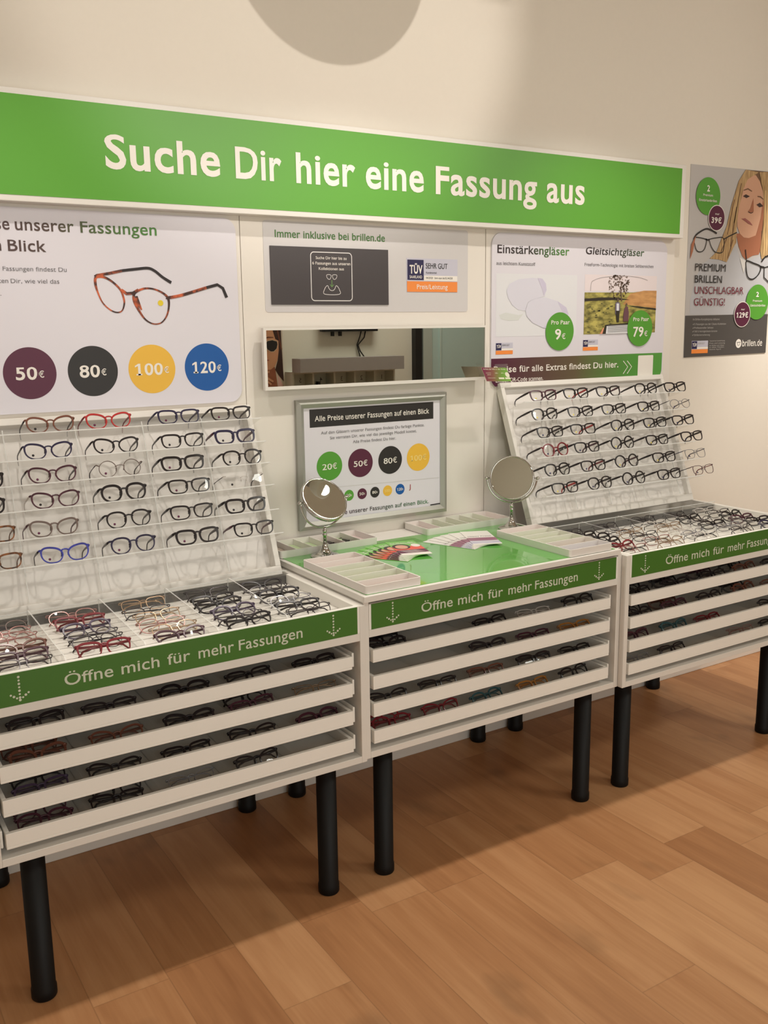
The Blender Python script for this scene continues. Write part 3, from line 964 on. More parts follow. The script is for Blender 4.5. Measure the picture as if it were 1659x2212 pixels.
mb.flat(PP['hair_side'], HAIR, 5)
mb.flat(PP['hair_front'], HAIR, 5)
mb.flat([(2.390, 2.167), (2.409, 2.176), (2.438, 2.169), (2.414, 2.160)], EYE, 6)
mb.flat([(2.486, 2.136), (2.510, 2.146), (2.535, 2.132), (2.508, 2.126)], EYE, 6)
mb.stroke([(2.394, 2.192), (2.421, 2.200), (2.450, 2.191)], [.004, .006, .004], HAIR2, 6)
mb.stroke([(2.490, 2.172), (2.511, 2.171), (2.533, 2.161)], [.004, .006, .004], HAIR2, 6)
mb.flat([(2.463, 2.162), (2.445, 2.118), (2.430, 2.104), (2.451, 2.099), (2.470, 2.106)], SKIN2, 6)
mb.stroke([(2.432, 2.103), (2.451, 2.098), (2.466, 2.103)], .003, EYE, 7)
mb.flat([(2.388, 2.071), (2.413, 2.075), (2.448, 2.061), (2.468, 2.046), (2.435, 2.053), (2.413, 2.063)], LIP, 7)
mb.flat([(2.495, 2.004), (2.536, 2.027), (2.541, 2.080), (2.539, 2.141), (2.53, 2.16), (2.522, 2.08), (2.505, 2.03)], SKIN2, 5)
mb.flat([(2.393, 1.905), (2.426, 1.838), (2.443, 1.891)], 7, 4)
for a in ((2.335, 2.15, 2.30, 2.0), (2.352, 2.12, 2.325, 1.95), (2.375, 2.22, 2.34, 2.05), (2.30, 1.99, 2.26, 1.92), (2.34, 1.98, 2.31, 1.90)):
    mb.stroke([(a[0], a[1]), (a[2], a[3])], .005, HAIR2, 6)
for a in ((2.56, 2.24, 2.575, 1.94), (2.545, 2.2, 2.56, 1.92)):
    mb.stroke([(a[0], a[1]), (a[2], a[3])], .006, 8, 6)
mb.stroke([(2.087, 1.980), (2.159, 1.976), (2.166, 1.968), (2.156, 1.937), (2.137, 1.923), (2.108, 1.925), (2.091, 1.951)], .004, 9, 7, True)
mb.stroke([(2.182, 1.975), (2.224, 1.983), (2.275, 1.983), (2.275, 1.927), (2.229, 1.923), (2.201, 1.942), (2.185, 1.967)], .004, 9, 7, True)
mb.stroke([(2.159, 1.976), (2.171, 1.973), (2.183, 1.975)], .006, 9, 7)
mb.stroke([(2.087, 1.980), (2.106, 1.997), (2.156, 2.018), (2.195, 2.014), (2.229, 2.002)], .007, 9, 7)
mb.stroke([(2.276, 1.979), (2.310, 1.993), (2.363, 2.012)], .005, 9, 7)
mb.flat([(2.094, 1.989), (2.068, 1.950), (2.064, 1.888), (2.080, 1.922), (2.088, 1.959)], SKIN2, 8)
mb.stroke([(2.440, 1.891), (2.490, 1.883), (2.541, 1.869), (2.533, 1.838), (2.493, 1.813), (2.457, 1.821), (2.441, 1.858)], .006, 9, 7, True)
mb.stroke([(2.608, 1.873), (2.568, 1.865), (2.571, 1.821), (2.606, 1.801)], .006, 9, 7)
mb.stroke([(2.440, 1.891), (2.428, 1.941)], .006, 9, 7)
mb.stroke([(2.546, 1.891), (2.569, 1.912), (2.604, 1.922)], .008, 9, 7)
mb.stroke([(2.541, 1.869), (2.568, 1.866)], .008, 9, 7)
mb.flat([(2.0565, 1.4735), (2.618, 1.481), (2.6175, 1.6575), (2.0535, 1.6525)], 10, 3)
seal(mb, 2.103, 2.21, 1.4895, 1.544, base=11, k0=3)
mb.v = [(x, y - 0.001, z) if False else (x, y, z) for x, y, z in mb.v]
mb.build('print', [noise_mat('print_blonde', (150, 116, 76), (204, 172, 124), 22, 0.5, 0.35, 0.65, (6, 1, 0.6)), mat('print_hair_dark', (112, 82, 58), 0.5),
                   mat('print_skin', (206, 158, 130), 0.5), mat('print_skin_dark', (164, 104, 76), 0.5), mat('print_shirt', (182, 182, 186), 0.5),
                   mat('print_eye', (62, 44, 40), 0.5), mat('print_lip', (152, 88, 82), 0.5), mat('print_collar', (212, 208, 204), 0.5), mat('print_hair_gold', (214, 182, 128), 0.5),
                   BLACKP, DGREY, NAVY, LILAC, ORANGE, LETTER], t, o)
discs(wall_T(0.006), [(2.1616, 2.1531, 0.0775, (0,), 7), (2.222, 2.0662, 0.0545, (2, 1), 8), (2.5312, 1.7113, 0.0785, (0,), 9), (2.4297, 1.6567, 0.057, (2, 1), 10)],
      [PGREEN, PURPLE, LETTER], t, o)
mb = Lines(wall_T(0.006), [BLACKP, mat('print_wine', (118, 34, 52), 0.5), LETTER, mat('print_light_grey', (176, 172, 168), 0.5), DGREY], t, o)
mb.text('PREMIUM', 2.0997, 1.8415, 0.031, a1=2.2993, mi=0, k=9, bold=0.0)
mb.text('BRILLEN', 2.1001, 1.7925, 0.031, a1=2.2785, mi=0, k=9, bold=0.0)
mb.text('UNSCHLAGBAR', 2.1023, 1.7455, 0.0305, a1=2.4298, mi=1, k=9, bold=0.0)
mb.text('GÜNSTIG!', 2.1027, 1.6953, 0.031, a1=2.3064, mi=1, k=9, bold=0.0)
mb.text('2', 2.1503, 2.173, 0.0235, a1=2.1677, mi=2, k=10, bold=0.03)
mb.text('Premium', 2.1275, 2.153, 0.009, a1=2.1893, mi=2, k=10, bold=0.004)
mb.text('Einstärkenbrillen', 2.1024, 2.131, 0.0098, a1=2.2165, mi=2, k=10, bold=0.006)
mb.text('nur', 2.2098, 2.079, 0.0085, a1=2.2374, mi=2, k=12, bold=0.004)
mb.text('39€', 2.1864, 2.045, 0.0228, a1=2.253, mi=2, k=12, bold=0.02)
mb.text('2', 2.5181, 1.735, 0.0205, a1=2.5375, mi=2, k=12, bold=0.03)
mb.text('Premium', 2.4974, 1.7125, 0.009, a1=2.5635, mi=2, k=12, bold=0.004)
mb.text('Gleitsichtbrillen', 2.4794, 1.6915, 0.0098, a1=2.5889, mi=2, k=12, bold=0.006)
mb.text('nur', 2.4174, 1.675, 0.008, a1=2.4435, mi=2, k=14, bold=0.004)
mb.text('129€', 2.3869, 1.6425, 0.0222, a1=2.4685, mi=2, k=14, bold=0.02)
for s, a, b, z, hh in (('Im Brillen-Komplettpreis inklusive:', 2.1028, 2.2799, 1.6322, .0086), ('2 Fassungen aus der Classic-Kollektion', 2.1141, 2.3238, 1.612, .0078),
                       ('Professioneller Sehtest', 2.1152, 2.2402, 1.5962, .0076), ('100 % Verträglichkeits-Garantie', 2.1164, 2.2670, 1.581, .0076), ('Brillenversicherung', 2.1175, 2.2192, 1.5655, .0076),
                       ('Testurteil der Kundenbefragung', 2.2180, 2.3232, 1.5393, .0054), ('Preis und Leistung', 2.2188, 2.3241, 1.529, .0054), ('für Brillen und Gläser', 2.2195, 2.3202, 1.519, .0054), ('in allen Filialen', 2.2202, 2.3187, 1.511, .0054), ('Stand April', 2.2209, 2.2975, 1.502, .0054)):
    mb.text(s, a, z, hh, a1=b, mi=3, k=5, bold=0.0)
mb.text('brillen.de', 2.445, 1.5135, 0.0285, a1=2.5869, mi=2, k=5, bold=0.004)
seal_text(mb, 2.103, 2.21, 1.4895, 1.544, 2, 3, False, 3)
mb = MB(wall_T(0.006))
for z in (1.612, 1.5962, 1.581, 1.5655):
    mb.stroke([(2.1035, z + .004), (2.1065, z + .001), (2.112, z + .007)], .002, 0, 5)
mb.build('tick_print', mat('print_light_grey', (176, 172, 168), 0.5), t, o)
mb = MB(wall_T(0.006))
mb.disc(2.4183, 1.5269, 0.02, 0, 5)
mb.stroke([(2.407, 1.532), (2.432, 1.533)], .0025, 1, 6); mb.stroke([(2.41, 1.53), (2.413, 1.519), (2.423, 1.519), (2.429, 1.53)], .002, 1, 6)
mb.build('logo', [LETTER, DGREY], t, o)
#--PART2--

# ------------------------------------------------------------------ drawer cabinets
TRAY_Z = [(0.694, 0.731), (0.6135, 0.653), (0.531, 0.572), (0.4505, 0.4895)]
CLEARDIV = None


def arrow(mb, x, mi=0):
    for i in range(7):
        mb.disc(x, 0.8598 - i * 0.0081, 0.0029 if i % 2 == 0 else 0.0024, mi, 1, n=14)
    mb.disc(x, 0.8052, 0.0031, mi, 1, n=14)
    for s in (-1, 1):
        for dx, z, r in ((0.0065, 0.8105, .0024), (0.0128, 0.8152, .003), (0.0192, 0.8197, .0025)):
            mb.disc(x + s * dx, z, r, mi, 1, n=14)


def copy_obj(src, parent):
    c = src.copy()
    C.objects.link(c)
    c.parent = parent
    return c


def cabinet(X, F, label, open_top, texta):
    o = (X + 0.5, -0.35, 0)
    t = thing('drawer_cabinet', label, 'cabinet', o)
    top = 0.8715 if open_top else 0.8765
    mb = MB()
    for a, b in ((X + 0.001, X + 0.018), (X + 0.982, X + 0.999)):
        mb.box(a, b, F, -0.012, 0.411, top)
    mb.box(X + 0.018, X + 0.982, F, -0.012, 0.411, 0.4305)
    mb.box(X + 0.018, X + 0.982, -0.02, -0.012, 0.4305, 0.84 if open_top else top)
    mb.box(X + 0.018, X + 0.982, F, -0.02, 0.7715, 0.7935)
    if not open_top:
        mb.box(X + 0.018, X + 0.982, F + 0.015, -0.02, 0.868, top)
    mb.build('carcass', WHITE, t, o, bevel=0.0012)
    leg0 = None
    for lx, ly in ((0.096, -0.613), (0.904, -0.613), (0.096, -0.037), (0.904, -0.037)):
        if leg0 is None:
            mb = MB()
            mb.lathe([(0.0285, 0), (0.031, 0.004), (0.031, 0.026), (0.029, 0.03), (0.029, 0.411)], 28)
            leg0 = lg = mb.build('leg', BLACKLEG, t)
        else:
            lg = copy_obj(leg0, t)
        lg.location = (X + lx - o[0], ly - o[1], 0)
    # pull-out trays
    tray0 = []
    for z0, z1 in TRAY_Z:
        base = (X + 0.494, F + 0.3, z0)
        mb = MB()
        x0, x1, y0, y1 = X + 0.031, X + 0.957, F + 0.002, -0.05
        zt = z1 - z0
        mb.box(x0, x1, y0, y1, z0, z0 + 0.006)
        mb.box(x0, x1, y0, y0 + 0.012, z0 + 0.006, z1)
        for a, b in ((x0, x0 + 0.010), (x1 - 0.010, x1)):
            mb.box(a, b, y0 + 0.012, y1, z0 + 0.006, z1)
        mb.box(x0 + .01, x1 - .01, y1 - .008, y1, z0 + .006, z1)
        tr = mb.build('pull_out_tray', TRAYW, t, o, bevel=0.0012)
        for a in (X + 0.0195, X + 0.962):
            mb = MB()
            mb.box(a, a + 0.0065, F + 0.012, -0.06, z0 + 0.002, z1 + 0.006)
            mb.build('runner', TRAYW, tr, o, bevel=0.002)
        for k in range(4):
            mb = MB()
            xd = X + 0.031 + 0.926 * (k + 1) / 5
            mb.box(xd - .001, xd + .001, F + 0.018, -0.2, z0 + 0.006, z1 + 0.001)
            mb.build('clear_divider', ACRYL, tr, o)
    # top drawer with the printed strip
    mb = MB()
    z1 = 0.8725 if open_top else 0.8675
    mb.box(X + 0.0185, X + 0.9815, F - 0.0005, F + 0.012, 0.7938, z1)
    if open_top:
        mb.box(X + 0.0185, X + 0.9815, F + 0.012, -0.262, 0.838, 0.844)
        for a, b in ((X + 0.0185, X + 0.030), (X + 0.970, X + 0.9815)):
            mb.box(a, b, F + 0.012, -0.262, 0.844, z1)
    dr = mb.build('top_drawer', TRAYW, t, o, bevel=0.001)
    mb = MB(); mb.box(X + 0.0255, X + 0.974, F - 0.0012, F - 0.0004, 0.7943, 0.8705 if open_top else 0.8675)
    mb.build('green_strip', STRIP, dr, o)
    mb = Lines(wall_T(F - 0.0013), LETTER2, dr, o)
    a, b, z = texta
    for w, p, q in (('Öffne', 0.0, 0.183), ('mich', 0.215, 0.366), ('für', 0.399, 0.494), ('mehr', 0.529, 0.683), ('Fassungen', 0.7165 - .012, 1.0)):
        mb.text(w, a + (b - a) * p, z, 0.0265, a1=a + (b - a) * q, bold=0.006, k=1)
    for xa in (X + (0.0885 if X < 0.5 else 0.0875) + (0.0075 if not open_top else 0), X + (0.8985 if open_top else 0.896)):
        mb = MB(wall_T(F - 0.0013))
        arrow(mb, xa)
        mb.build('dotted_arrow_print', LETTER2, dr, o)
    if open_top:
        mb = MB(); mb.box(X + 0.0185, X + 0.9815, -0.262, -0.257, 0.80, 0.868); mb.build('gap_shade_panel', DARK, dr, o)  # near-black sheet painted as the shade in the gap behind the tray
        mb = MB()
        y = F + 0.05
        while y < -0.28:
            mb.box(X + 0.031, X + 0.969, y, y + 0.0012, 0.844, 0.8448)
            y += 0.045
        mb.build('slot_rib_pattern', mat('rib_grey', (176, 170, 164), 0.5), dr, o)
        for k in (0.2, 0.39, 0.58, 0.775):
            mb = MB()
            xd, ya, yb, zt = X + k, F + 0.02, -0.266, 0.893
            prof = [(ya, 0.8445), (ya, 0.868), (ya + 0.012, 0.876), (yb - 0.012, zt), (yb - .003, zt - .003), (yb, zt - 0.01), (yb, 0.8445)]
            n = len(prof)
            mb.add([(xd - .0018, p, q) for p, q in prof] + [(xd + .0018, p, q) for p, q in prof],
                   [tuple(range(n)), tuple(reversed(range(n, 2 * n)))], 0)
            for i in range(n - 1):
                mb.add([(xd - .0018, *prof[i]), (xd + .0018, *prof[i]), (xd + .0018, *prof[i + 1]), (xd - .0018, *prof[i + 1])], [(0, 1, 2, 3)], 1)
            mb.box(xd - .032, xd - .002, ya, yb, 0.8465, 0.8475, 0)
            mb.build('clear_divider', [ACRYL, AEDGE], dr, o)
        mb = MB()
        mb.box(X + 0.031, X + 0.969, -0.2695, -0.2675, 0.8445, 0.885, 0)
        mb.box(X + 0.031, X + 0.969, -0.2700, -0.2670, 0.885, 0.8872, 1)
        mb.build('clear_back_rail', [ACRYL, AEDGE], dr, o)
    return t


cabinet(-1.0, -0.687, 'near white cabinet with open lit tray of light spectacles and four drawers below', True, (-0.812, -0.1955, 0.8165))
cabinet(0.0, -0.676, 'middle white cabinet carrying the green glass worktop, four drawers of dark spectacles', False, (0.1938, 0.8018, 0.8145))
cabinet(1.0, -0.697, 'far white cabinet with open spectacle tray, nearest to the wall poster', True, (1.187, 1.795, 0.8155))

# ------------------------------------------------------------------ worktop with green glass
o = (0.488, -0.35, 0.877)
t = thing('worktop', 'white worktop slab with glossy green glass inlay on the middle cabinet', 'worktop', o)
mb = MB(); mb.box(-0.004, 0.981, -0.690, -0.002, 0.8775, 0.8955); mb.build('slab', WHITE, t, o, bevel=0.0015)
mb = MB(); mb.box(0.010, 0.966, -0.677, -0.126, 0.8956, 0.8972); mb.build('green_glass', TOPGREEN, t, o, bevel=0.0005)
CT = 0.8974


# ------------------------------------------------------------------ sloping displays
TILT = math.radians(21)


def display(x0, x1, y, z, th, us, label, divs):
    xc = (x0 + x1) / 2
    hw = (x1 - x0) / 2
    t = thing('spectacle_display', label, 'display', (xc, y, z), (-TILT, 0, 0))
    H = 0.552
    mb = MB()
    mb.box(-hw, hw, 0, th, 0, 0.028); mb.box(-hw, hw, 0, th, H - 0.02, H)
    mb.box(-hw, -hw + 0.018, 0, th, 0.028, H - 0.02); mb.box(hw - 0.018, hw, 0, th, 0.028, H - 0.02)
    mb.build('display_frame', WHITE, t, bevel=0.0015)
    mb = MB(); mb.box(-hw + 0.018, hw - 0.018, th - 0.006, th, 0.028, H - 0.02); mb.build('back_panel', mat('back_white', (230, 225, 220), 0.6), t)
    for u in us:
        mb = MB()
        a, b = -hw + 0.014, hw - 0.014
        mb.box(a, b, -0.093, 0.0, u - 0.0015, u + 0.0015, 0)
        mb.box(a, b, -0.0945, -0.093, u - 0.0016, u + 0.0016, 1)
        mb.box(a, b, -0.003, 0.0, u + 0.0015, u + 0.02, 0)
        mb.build('acrylic_shelf', [ACRYL, AEDGE], t)
    for xd in divs:
        mb = MB()
        x = xd - xc
        mb.box(x - .0015, x + .0015, -0.032, -0.004, 0.03, us[0] + 0.03, 0)
        mb.box(x - .0016, x + .0016, -0.0335, -0.032, 0.03, us[0] + 0.03, 1)
        mb.build('acrylic_divider', [ACRYL, AEDGE], t)
    M = Matrix.Translation((xc, y, z)) @ Matrix.Rotation(-TILT, 4, 'X')
    return M, xc


uL = [0.522, 0.448, 0.380, 0.310, 0.233, 0.159]
uR = [0.487, 0.413, 0.344, 0.272, 0.198, 0.127]
DROP = 0.042
ML, xcL = display(-0.980, -0.030, -0.240, 0.868, 0.046, [u - DROP for u in uL], 'near sloping white display with clear shelves of spectacles beneath the price circles', [-0.79, -0.595, -0.40, -0.215])
MR, xcR = display(1.010, 1.900, -0.217, 0.893, 0.030, [u - DROP for u in uR], 'far sloping white display with clear shelves of spectacles beside the bare wall', [1.22, 1.40, 1.59, 1.79])

# ------------------------------------------------------------------ spectacles
FRAME_COL = {
    'black': mat('frame_black', (30, 22, 24), 0.28), 'navy': mat('frame_navy', (36, 30, 62), 0.3), 'brown': mat('frame_brown', (112, 66, 50), 0.3),
    'red': mat('frame_red', (176, 40, 40), 0.3), 'blue': mat('frame_blue', (56, 62, 158), 0.3), 'grey-brown': mat('frame_greybrown', (112, 96, 90), 0.35, metal=0.4),
    'plum': mat('frame_plum', (74, 34, 48), 0.3), 'tortoise': noise_mat('frame_tortoise', (40, 26, 20), (134, 82, 44), 60, 0.3), 'clear': mat('frame_clear', (206, 198, 192), 0.2),
    'gold': mat('frame_gold', (168, 142, 116), 0.28, metal=0.8), 'rose': mat('frame_rose', (166, 122, 116), 0.3, metal=0.4), 'grey': mat('frame_grey', (140, 138, 142), 0.3, metal=0.3),
    'wine': mat('frame_wine', (122, 28, 38), 0.3), 'teal': mat('frame_teal', (48, 86, 92), 0.3), 'amber': mat('frame_amber', (170, 112, 48), 0.3), 'purple': mat('frame_purple', (70, 54, 78), 0.3),
    'dark': mat('frame_dark', (52, 44, 46), 0.3, metal=0.3),
}
DOTM = {'b': mat('sticker_black', (20, 10, 14), 0.5), 'p': mat('sticker_purple', (96, 30, 68), 0.5), 'y': mat('sticker_yellow', (238, 220, 110), 0.5), 'n': mat('sticker_navy', (44, 42, 92), 0.5)}


def lens_outline(shape, n=30):
    pts = []
    for i in range(n):
        a = 2 * PI * i / n
        c, s = math.cos(a), math.sin(a)
        if shape == 'round':
            x, z = 0.0235 * c, 0.0225 * s
        elif shape == 'panto':
            e = 2 / (2.5 if s > 0 else 2.1)
            x, z = 0.0248 * math.copysign(abs(c) ** e, c), (0.019 if s > 0 else 0.023) * math.copysign(abs(s) ** e, s)
        elif shape == 'cat':
            e = 2 / 2.5
            x, z = 0.0262 * math.copysign(abs(c) ** e, c), (0.017 if s > 0 else 0.0215) * math.copysign(abs(s) ** e, s)
            z += 0.005 * (x / 0.026) * (1 if s > 0 else 0.3)
            if s < 0:
                x *= 1 - 0.12 * abs(s)
        elif shape == 'oval':
            x, z = 0.0255 * c, (0.0175 if s > 0 else 0.019) * s
        else:
            e = 2 / 3.4
            x, z = 0.0262 * math.copysign(abs(c) ** e, c), (0.0155 if s > 0 else 0.0205) * math.copysign(abs(s) ** e, s)
            if s < 0:
                x *= 1 - 0.13 * abs(s)
            z += 0.0015 * (x / 0.026) if s > 0 else 0
        pts.append((x, z))
    return pts


LX, LZ = 0.0345, -0.0135


def curve_y(x):
    return 0.9 * x * x


SPEC_MESH = {}


def spec_meshes(shape, style, folded):
    """meshes of one kind of spectacles in their own frame: x across, y backwards, z up, hinge at z = 0"""
    key = (shape, style, folded)
    if key in SPEC_MESH:
        return SPEC_MESH[key]
    ol = lens_outline(shape)
    n = len(ol)
    wt, wb, dp = {'thick': (.0066, .0048, .0044), 'medium': (.0050, .0031, .0036), 'wire': (.0020, .0017, .0018), 'rimless': (0, 0, 0)}[style]
    out = []
    fr = MB()
    for s in (-1, 1):
        if wt:
            vs = []
            for i, (x, z) in enumerate(ol):
                px, pz = ol[i - 1]
                qx, qz = ol[(i + 1) % n]
                tx, tz = qx - px, qz - pz
                L = math.hypot(tx, tz)
                nx, nz = tz / L, -tx / L
                w = wb + (wt - wb) * min(1, max(0, (z + 0.008) / 0.02))
                for du, dv in ((-0.15, -1), (0.85, -1), (0.85, 1), (-0.15, 1)):
                    X = s * (LX + x + nx * w * du)
                    vs.append((X, curve_y(X) + dv * dp / 2, LZ + z + nz * w * du))
            fs = []
            for i in range(n):
                j = (i + 1) % n
                for k in range(4):
                    k2 = (k + 1) % 4
                    q = (i * 4 + k, i * 4 + k2, j * 4 + k2, j * 4 + k)
                    fs.append(q if s > 0 else tuple(reversed(q)))
            fr.add(vs, fs, 0)
        # end piece to the hinge
        r = {'thick': .0030, 'medium': .0026, 'wire': .0014, 'rimless': .0014}[style]
        x0 = max(x for x, z in ol) - 0.001
        zz = 0.0 if wt else -0.006
        fr.tube([(s * (LX + x0 * 0.93), curve_y(LX + x0), 0.0015 if shape != 'round' else -0.004), (s * 0.0645, curve_y(.0645), 0.0012), (s * 0.0672, curve_y(.067) + .002, 0)], [r * .9, r * 1.15, r], 6)
    # bridge
    inner = LX - max(x for x, z in ol) + 0.001
    rb = {'thick': .0026, 'medium': .0022, 'wire': .0011, 'rimless': .0011}[style]
    zb = {'round': -0.006, 'panto': -0.0045}.get(shape, -0.004)
    fr.tube([(-inner - .002, curve_y(inner), zb - .003), (-inner * .6, 0, zb + .0008), (0, -.0004, zb + .0016), (inner * .6, 0, zb + .0008), (inner + .002, curve_y(inner), zb - .003)], rb, 6)
    if style in ('wire', 'rimless'):
        for s in (-1, 1):
            fr.tube([(s * (inner + .001), .001, zb - .006), (s * (inner - .0015), .005, zb - .009), (s * (inner - .001), .006, zb - .0135)], [.0006, .0012, .0014], 5)
    else:
        for s in (-1, 1):
            fr.tube([(s * (inner + .0005), .002, zb - .006), (s * (inner - .0005), .0045, zb - .012), (s * (inner + .0022), .003, zb - .018)], [.0015, .0022, .001], 5)
    out.append(('frame_front', fr, None))
    for s in (-1, 1):
        ln = MB()
        c = (s * LX, curve_y(LX) - .0006, LZ)
        ring = [(s * (LX + x), curve_y(s * (LX + x)), LZ + z) for x, z in ol]
        ln.add([c] + ring, [(0, i + 1, (i + 1) % n + 1) if s > 0 else (0, (i + 1) % n + 1, i + 1) for i in range(n)], 0, True)
        out.append(('lens', ln, LENS))
    rt_ = {'thick': (.0040, .0046, .0032), 'medium': (.0034, .0040, .0029), 'wire': (.0015, .0016, .0021), 'rimless': (.0012, .0013, .0018)}[style]
    fl_ = 0.45 if style in ('thick', 'medium') else 0.8
    y0 = curve_y(.067) + .003
    for s in (-1, 1):
        tm = MB()
        if not folded:
            P = [(s * .0670, y0, 0), (s * .0674, y0 + .02, -.0003), (s * .0672, y0 + .05, -.001), (s * .0666, y0 + .076, -.003), (s * .0656, y0 + .086, -.008), (s * .0648, y0 + .092, -.018), (s * .064, y0 + .094, -.027)]
            R = [rt_[0], rt_[1], rt_[0], rt_[2], rt_[2], rt_[2] * .95, rt_[2] * .8]
        else:
            d = .004 if s < 0 else .010
            P = [(s * .0668, y0 - .002, 0), (s * .0655, y0 + d * .8, -.0005), (s * .03, y0 + d, -.002), (-s * .03, y0 + d + .001, -.004), (-s * .048, y0 + d + .001, -.009), (-s * .060, y0 + d + .002, -.022)]
            R = [rt_[0], rt_[1], rt_[0], rt_[2], rt_[2], rt_[2] * .8]
        tm.tube(P, R, 6, flat=fl_)
        out.append(('temple', tm, None))
    ms = []
    for nm, m_, mt in out:
        ob = m_.build(nm, mt or FRAME_COL['black'])
        me = ob.data
        bpy.data.objects.remove(ob)
        ms.append((nm, me))
    SPEC_MESH[key] = ms
    return ms


DOT_MESH = None
PROTO = {}


def copy_tree(src):
    r = src.copy()
    C.objects.link(r)
    for ch in src.children:
        c = ch.copy()
        C.objects.link(c)
        c.parent = r
    return r


def dress(ob, m):
    ob.material_slots[0].link = 'OBJECT'
    ob.material_slots[0].material = m


def spectacles(shape, style, col, M, label, group, tcol=None, folded=False, dot=None, sx=1.0, sun=False, lcol=None):
    global DOT_MESH
    key = (shape, style, folded, dot is not None)
    if key not in PROTO:
        r = thing('spectacles', label, 'spectacles', group=group)
        for nm, me in spec_meshes(shape, style, folded):
            ob = bpy.data.objects.new(nm, me)
            C.objects.link(ob)
            ob.parent = r
        if dot is not None:
            if DOT_MESH is None:
                m_ = MB()
                m_.lathe([(0.0034, 0), (0.0034, 0.0006)], 16, axis=(0, -1, 0))
                ob = m_.build('price_sticker', DOTM['b'])
                DOT_MESH = ob.data
                bpy.data.objects.remove(ob)
            ob = bpy.data.objects.new('price_sticker', DOT_MESH)
            C.objects.link(ob)
            ob.parent = r
            ob.location = (-LX - 0.008, curve_y(LX + .008) - 0.0012, LZ - 0.012)
        PROTO[key] = r
    else:
        r = copy_tree(PROTO[key])
    loc, q, sc = M.decompose()
    r.rotation_euler = q.to_euler()
    r.location = loc
    r.scale = (sx, 1, 1)
    r['label'] = label
    r['category'] = 'spectacles'
    r['group'] = group
    for ch in r.children:
        nm = ch.name.split('.')[0]
        if nm == 'frame_front':
            dress(ch, FRAME_COL[col])
        elif nm == 'temple':
            dress(ch, FRAME_COL[(lcol if lcol and ch.data.name == spec_meshes(shape, style, folded)[3][1].name else None) or tcol or col])
        elif nm == 'lens':
            dress(ch, SUNLENS if sun else LENS)
        elif nm == 'price_sticker':
            dress(ch, DOTM[dot])
    return r


ORD = ['first', 'second', 'third', 'fourth', 'fifth', 'sixth', 'seventh', 'eighth']
SHN = {'cat': 'cat-eye', 'round': 'round', 'panto': 'rounded', 'rect': 'rectangular', 'oval': 'oval'}
r_, c_, p_, o_, d_ = 'rect', 'cat', 'panto', 'oval', 'round'
T_, M_, W_ = 'thick', 'medium', 'wire'
LEFT = [
    [(-0.669, c_, M_, 'brown', 'b', 'black'), (-0.507, c_, M_, 'red', 'p', 'wine'), (-0.298, r_, M_, 'navy', 'p', None), (-0.131, r_, M_, 'black', 'p', None)],
    [(-0.686, c_, M_, 'navy', 'b', 'dark'), (-0.498, c_, M_, 'black', 'b', None), (-0.300, r_, M_, 'black', 'b', None), (-0.132, r_, T_, 'navy', 'b', 'plum')],
    [(-0.879, r_, T_, 'black', 'p', None), (-0.685, c_, M_, 'plum', 'p', 'dark'), (-0.499, d_, W_, 'grey-brown', 'p', 'dark'), (-0.312, r_, T_, 'black', 'p', None), (-0.122, p_, M_, 'black', 'b', None)],
    [(-0.885, r_, T_, 'black', 'b', None), (-0.688, c_, M_, 'plum', 'b', 'clear'), (-0.500, p_, T_, 'black', 'b', None), (-0.305, r_, M_, 'black', 'p', None), (-0.130, o_, 'rimless', 'clear', 'b', 'dark')],
    [(-0.870, r_, M_, 'tortoise', 'p', None), (-0.704, c_, M_, 'grey-brown', 'p', 'plum'), (-0.499, p_, M_, 'black', 'p', None), (-0.312, r_, M_, 'black', 'p', None), (-0.140, r_, T_, 'black', 'b', None)],
    [(-0.864, r_, M_, 'tortoise', 'p', None), (-0.687, c_, M_, 'blue', 'p', 'dark'), (-0.499, p_, M_, 'navy', 'p', 'black'), (-0.308, r_, T_, 'black', 'p', None), (-0.128, r_, M_, 'black', 'b', 'plum')],
]
RIGHT = [
    [(1.144, r_, M_, 'plum', 'y', 'black'), (1.311, r_, M_, 'black', 'y', 'red'), (1.484, r_, M_, 'black', 'y', 'plum'), (1.697, p_, M_, 'black', 'y', None), (1.871, r_, M_, 'black', 'n', None)],
    [(1.129, p_, M_, 'black', 'y', None), (1.312, r_, M_, 'black', 'y', None), (1.492, r_, M_, 'black', 'y', None), (1.689, r_, M_, 'black', 'y', None), (1.875, o_, W_, 'grey', 'n', 'dark')],
    [(1.136, r_, M_, 'black', 'n', 'dark'), (1.304, r_, M_, 'black', 'y', 'red'), (1.518, p_, M_, 'black', 'y', None), (1.702, r_, M_, 'black', 'y', None), (1.870, r_, M_, 'dark', 'n', 'black')],
    [(1.141, d_, M_, 'wine', 'n', 'dark'), (1.302, r_, M_, 'black', 'n', 'plum'), (1.493, d_, M_, 'black', 'y', None), (1.690, r_, M_, 'black', 'y', None), (1.897, r_, M_, 'dark', 'n', 'black')],
    [(1.128, p_, M_, 'black', 'n', None), (1.312, r_, M_, 'black', 'n', 'wine'), (1.492, d_, M_, 'black', 'y', 'plum'), (1.705, r_, M_, 'black', 'y', None), (1.892, r_, W_, 'grey', 'n', 'navy')],
    [(1.145, r_, M_, 'black', 'y', 'red'), (1.324, p_, M_, 'black', 'n', None), (1.508, d_, M_, 'black', 'n', None), (1.710, r_, M_, 'black', 'n', None), (1.916, r_, W_, 'plum', 'n', 'wine')],
]
SET_R = 0.928                   # the far display is shelved a little tighter
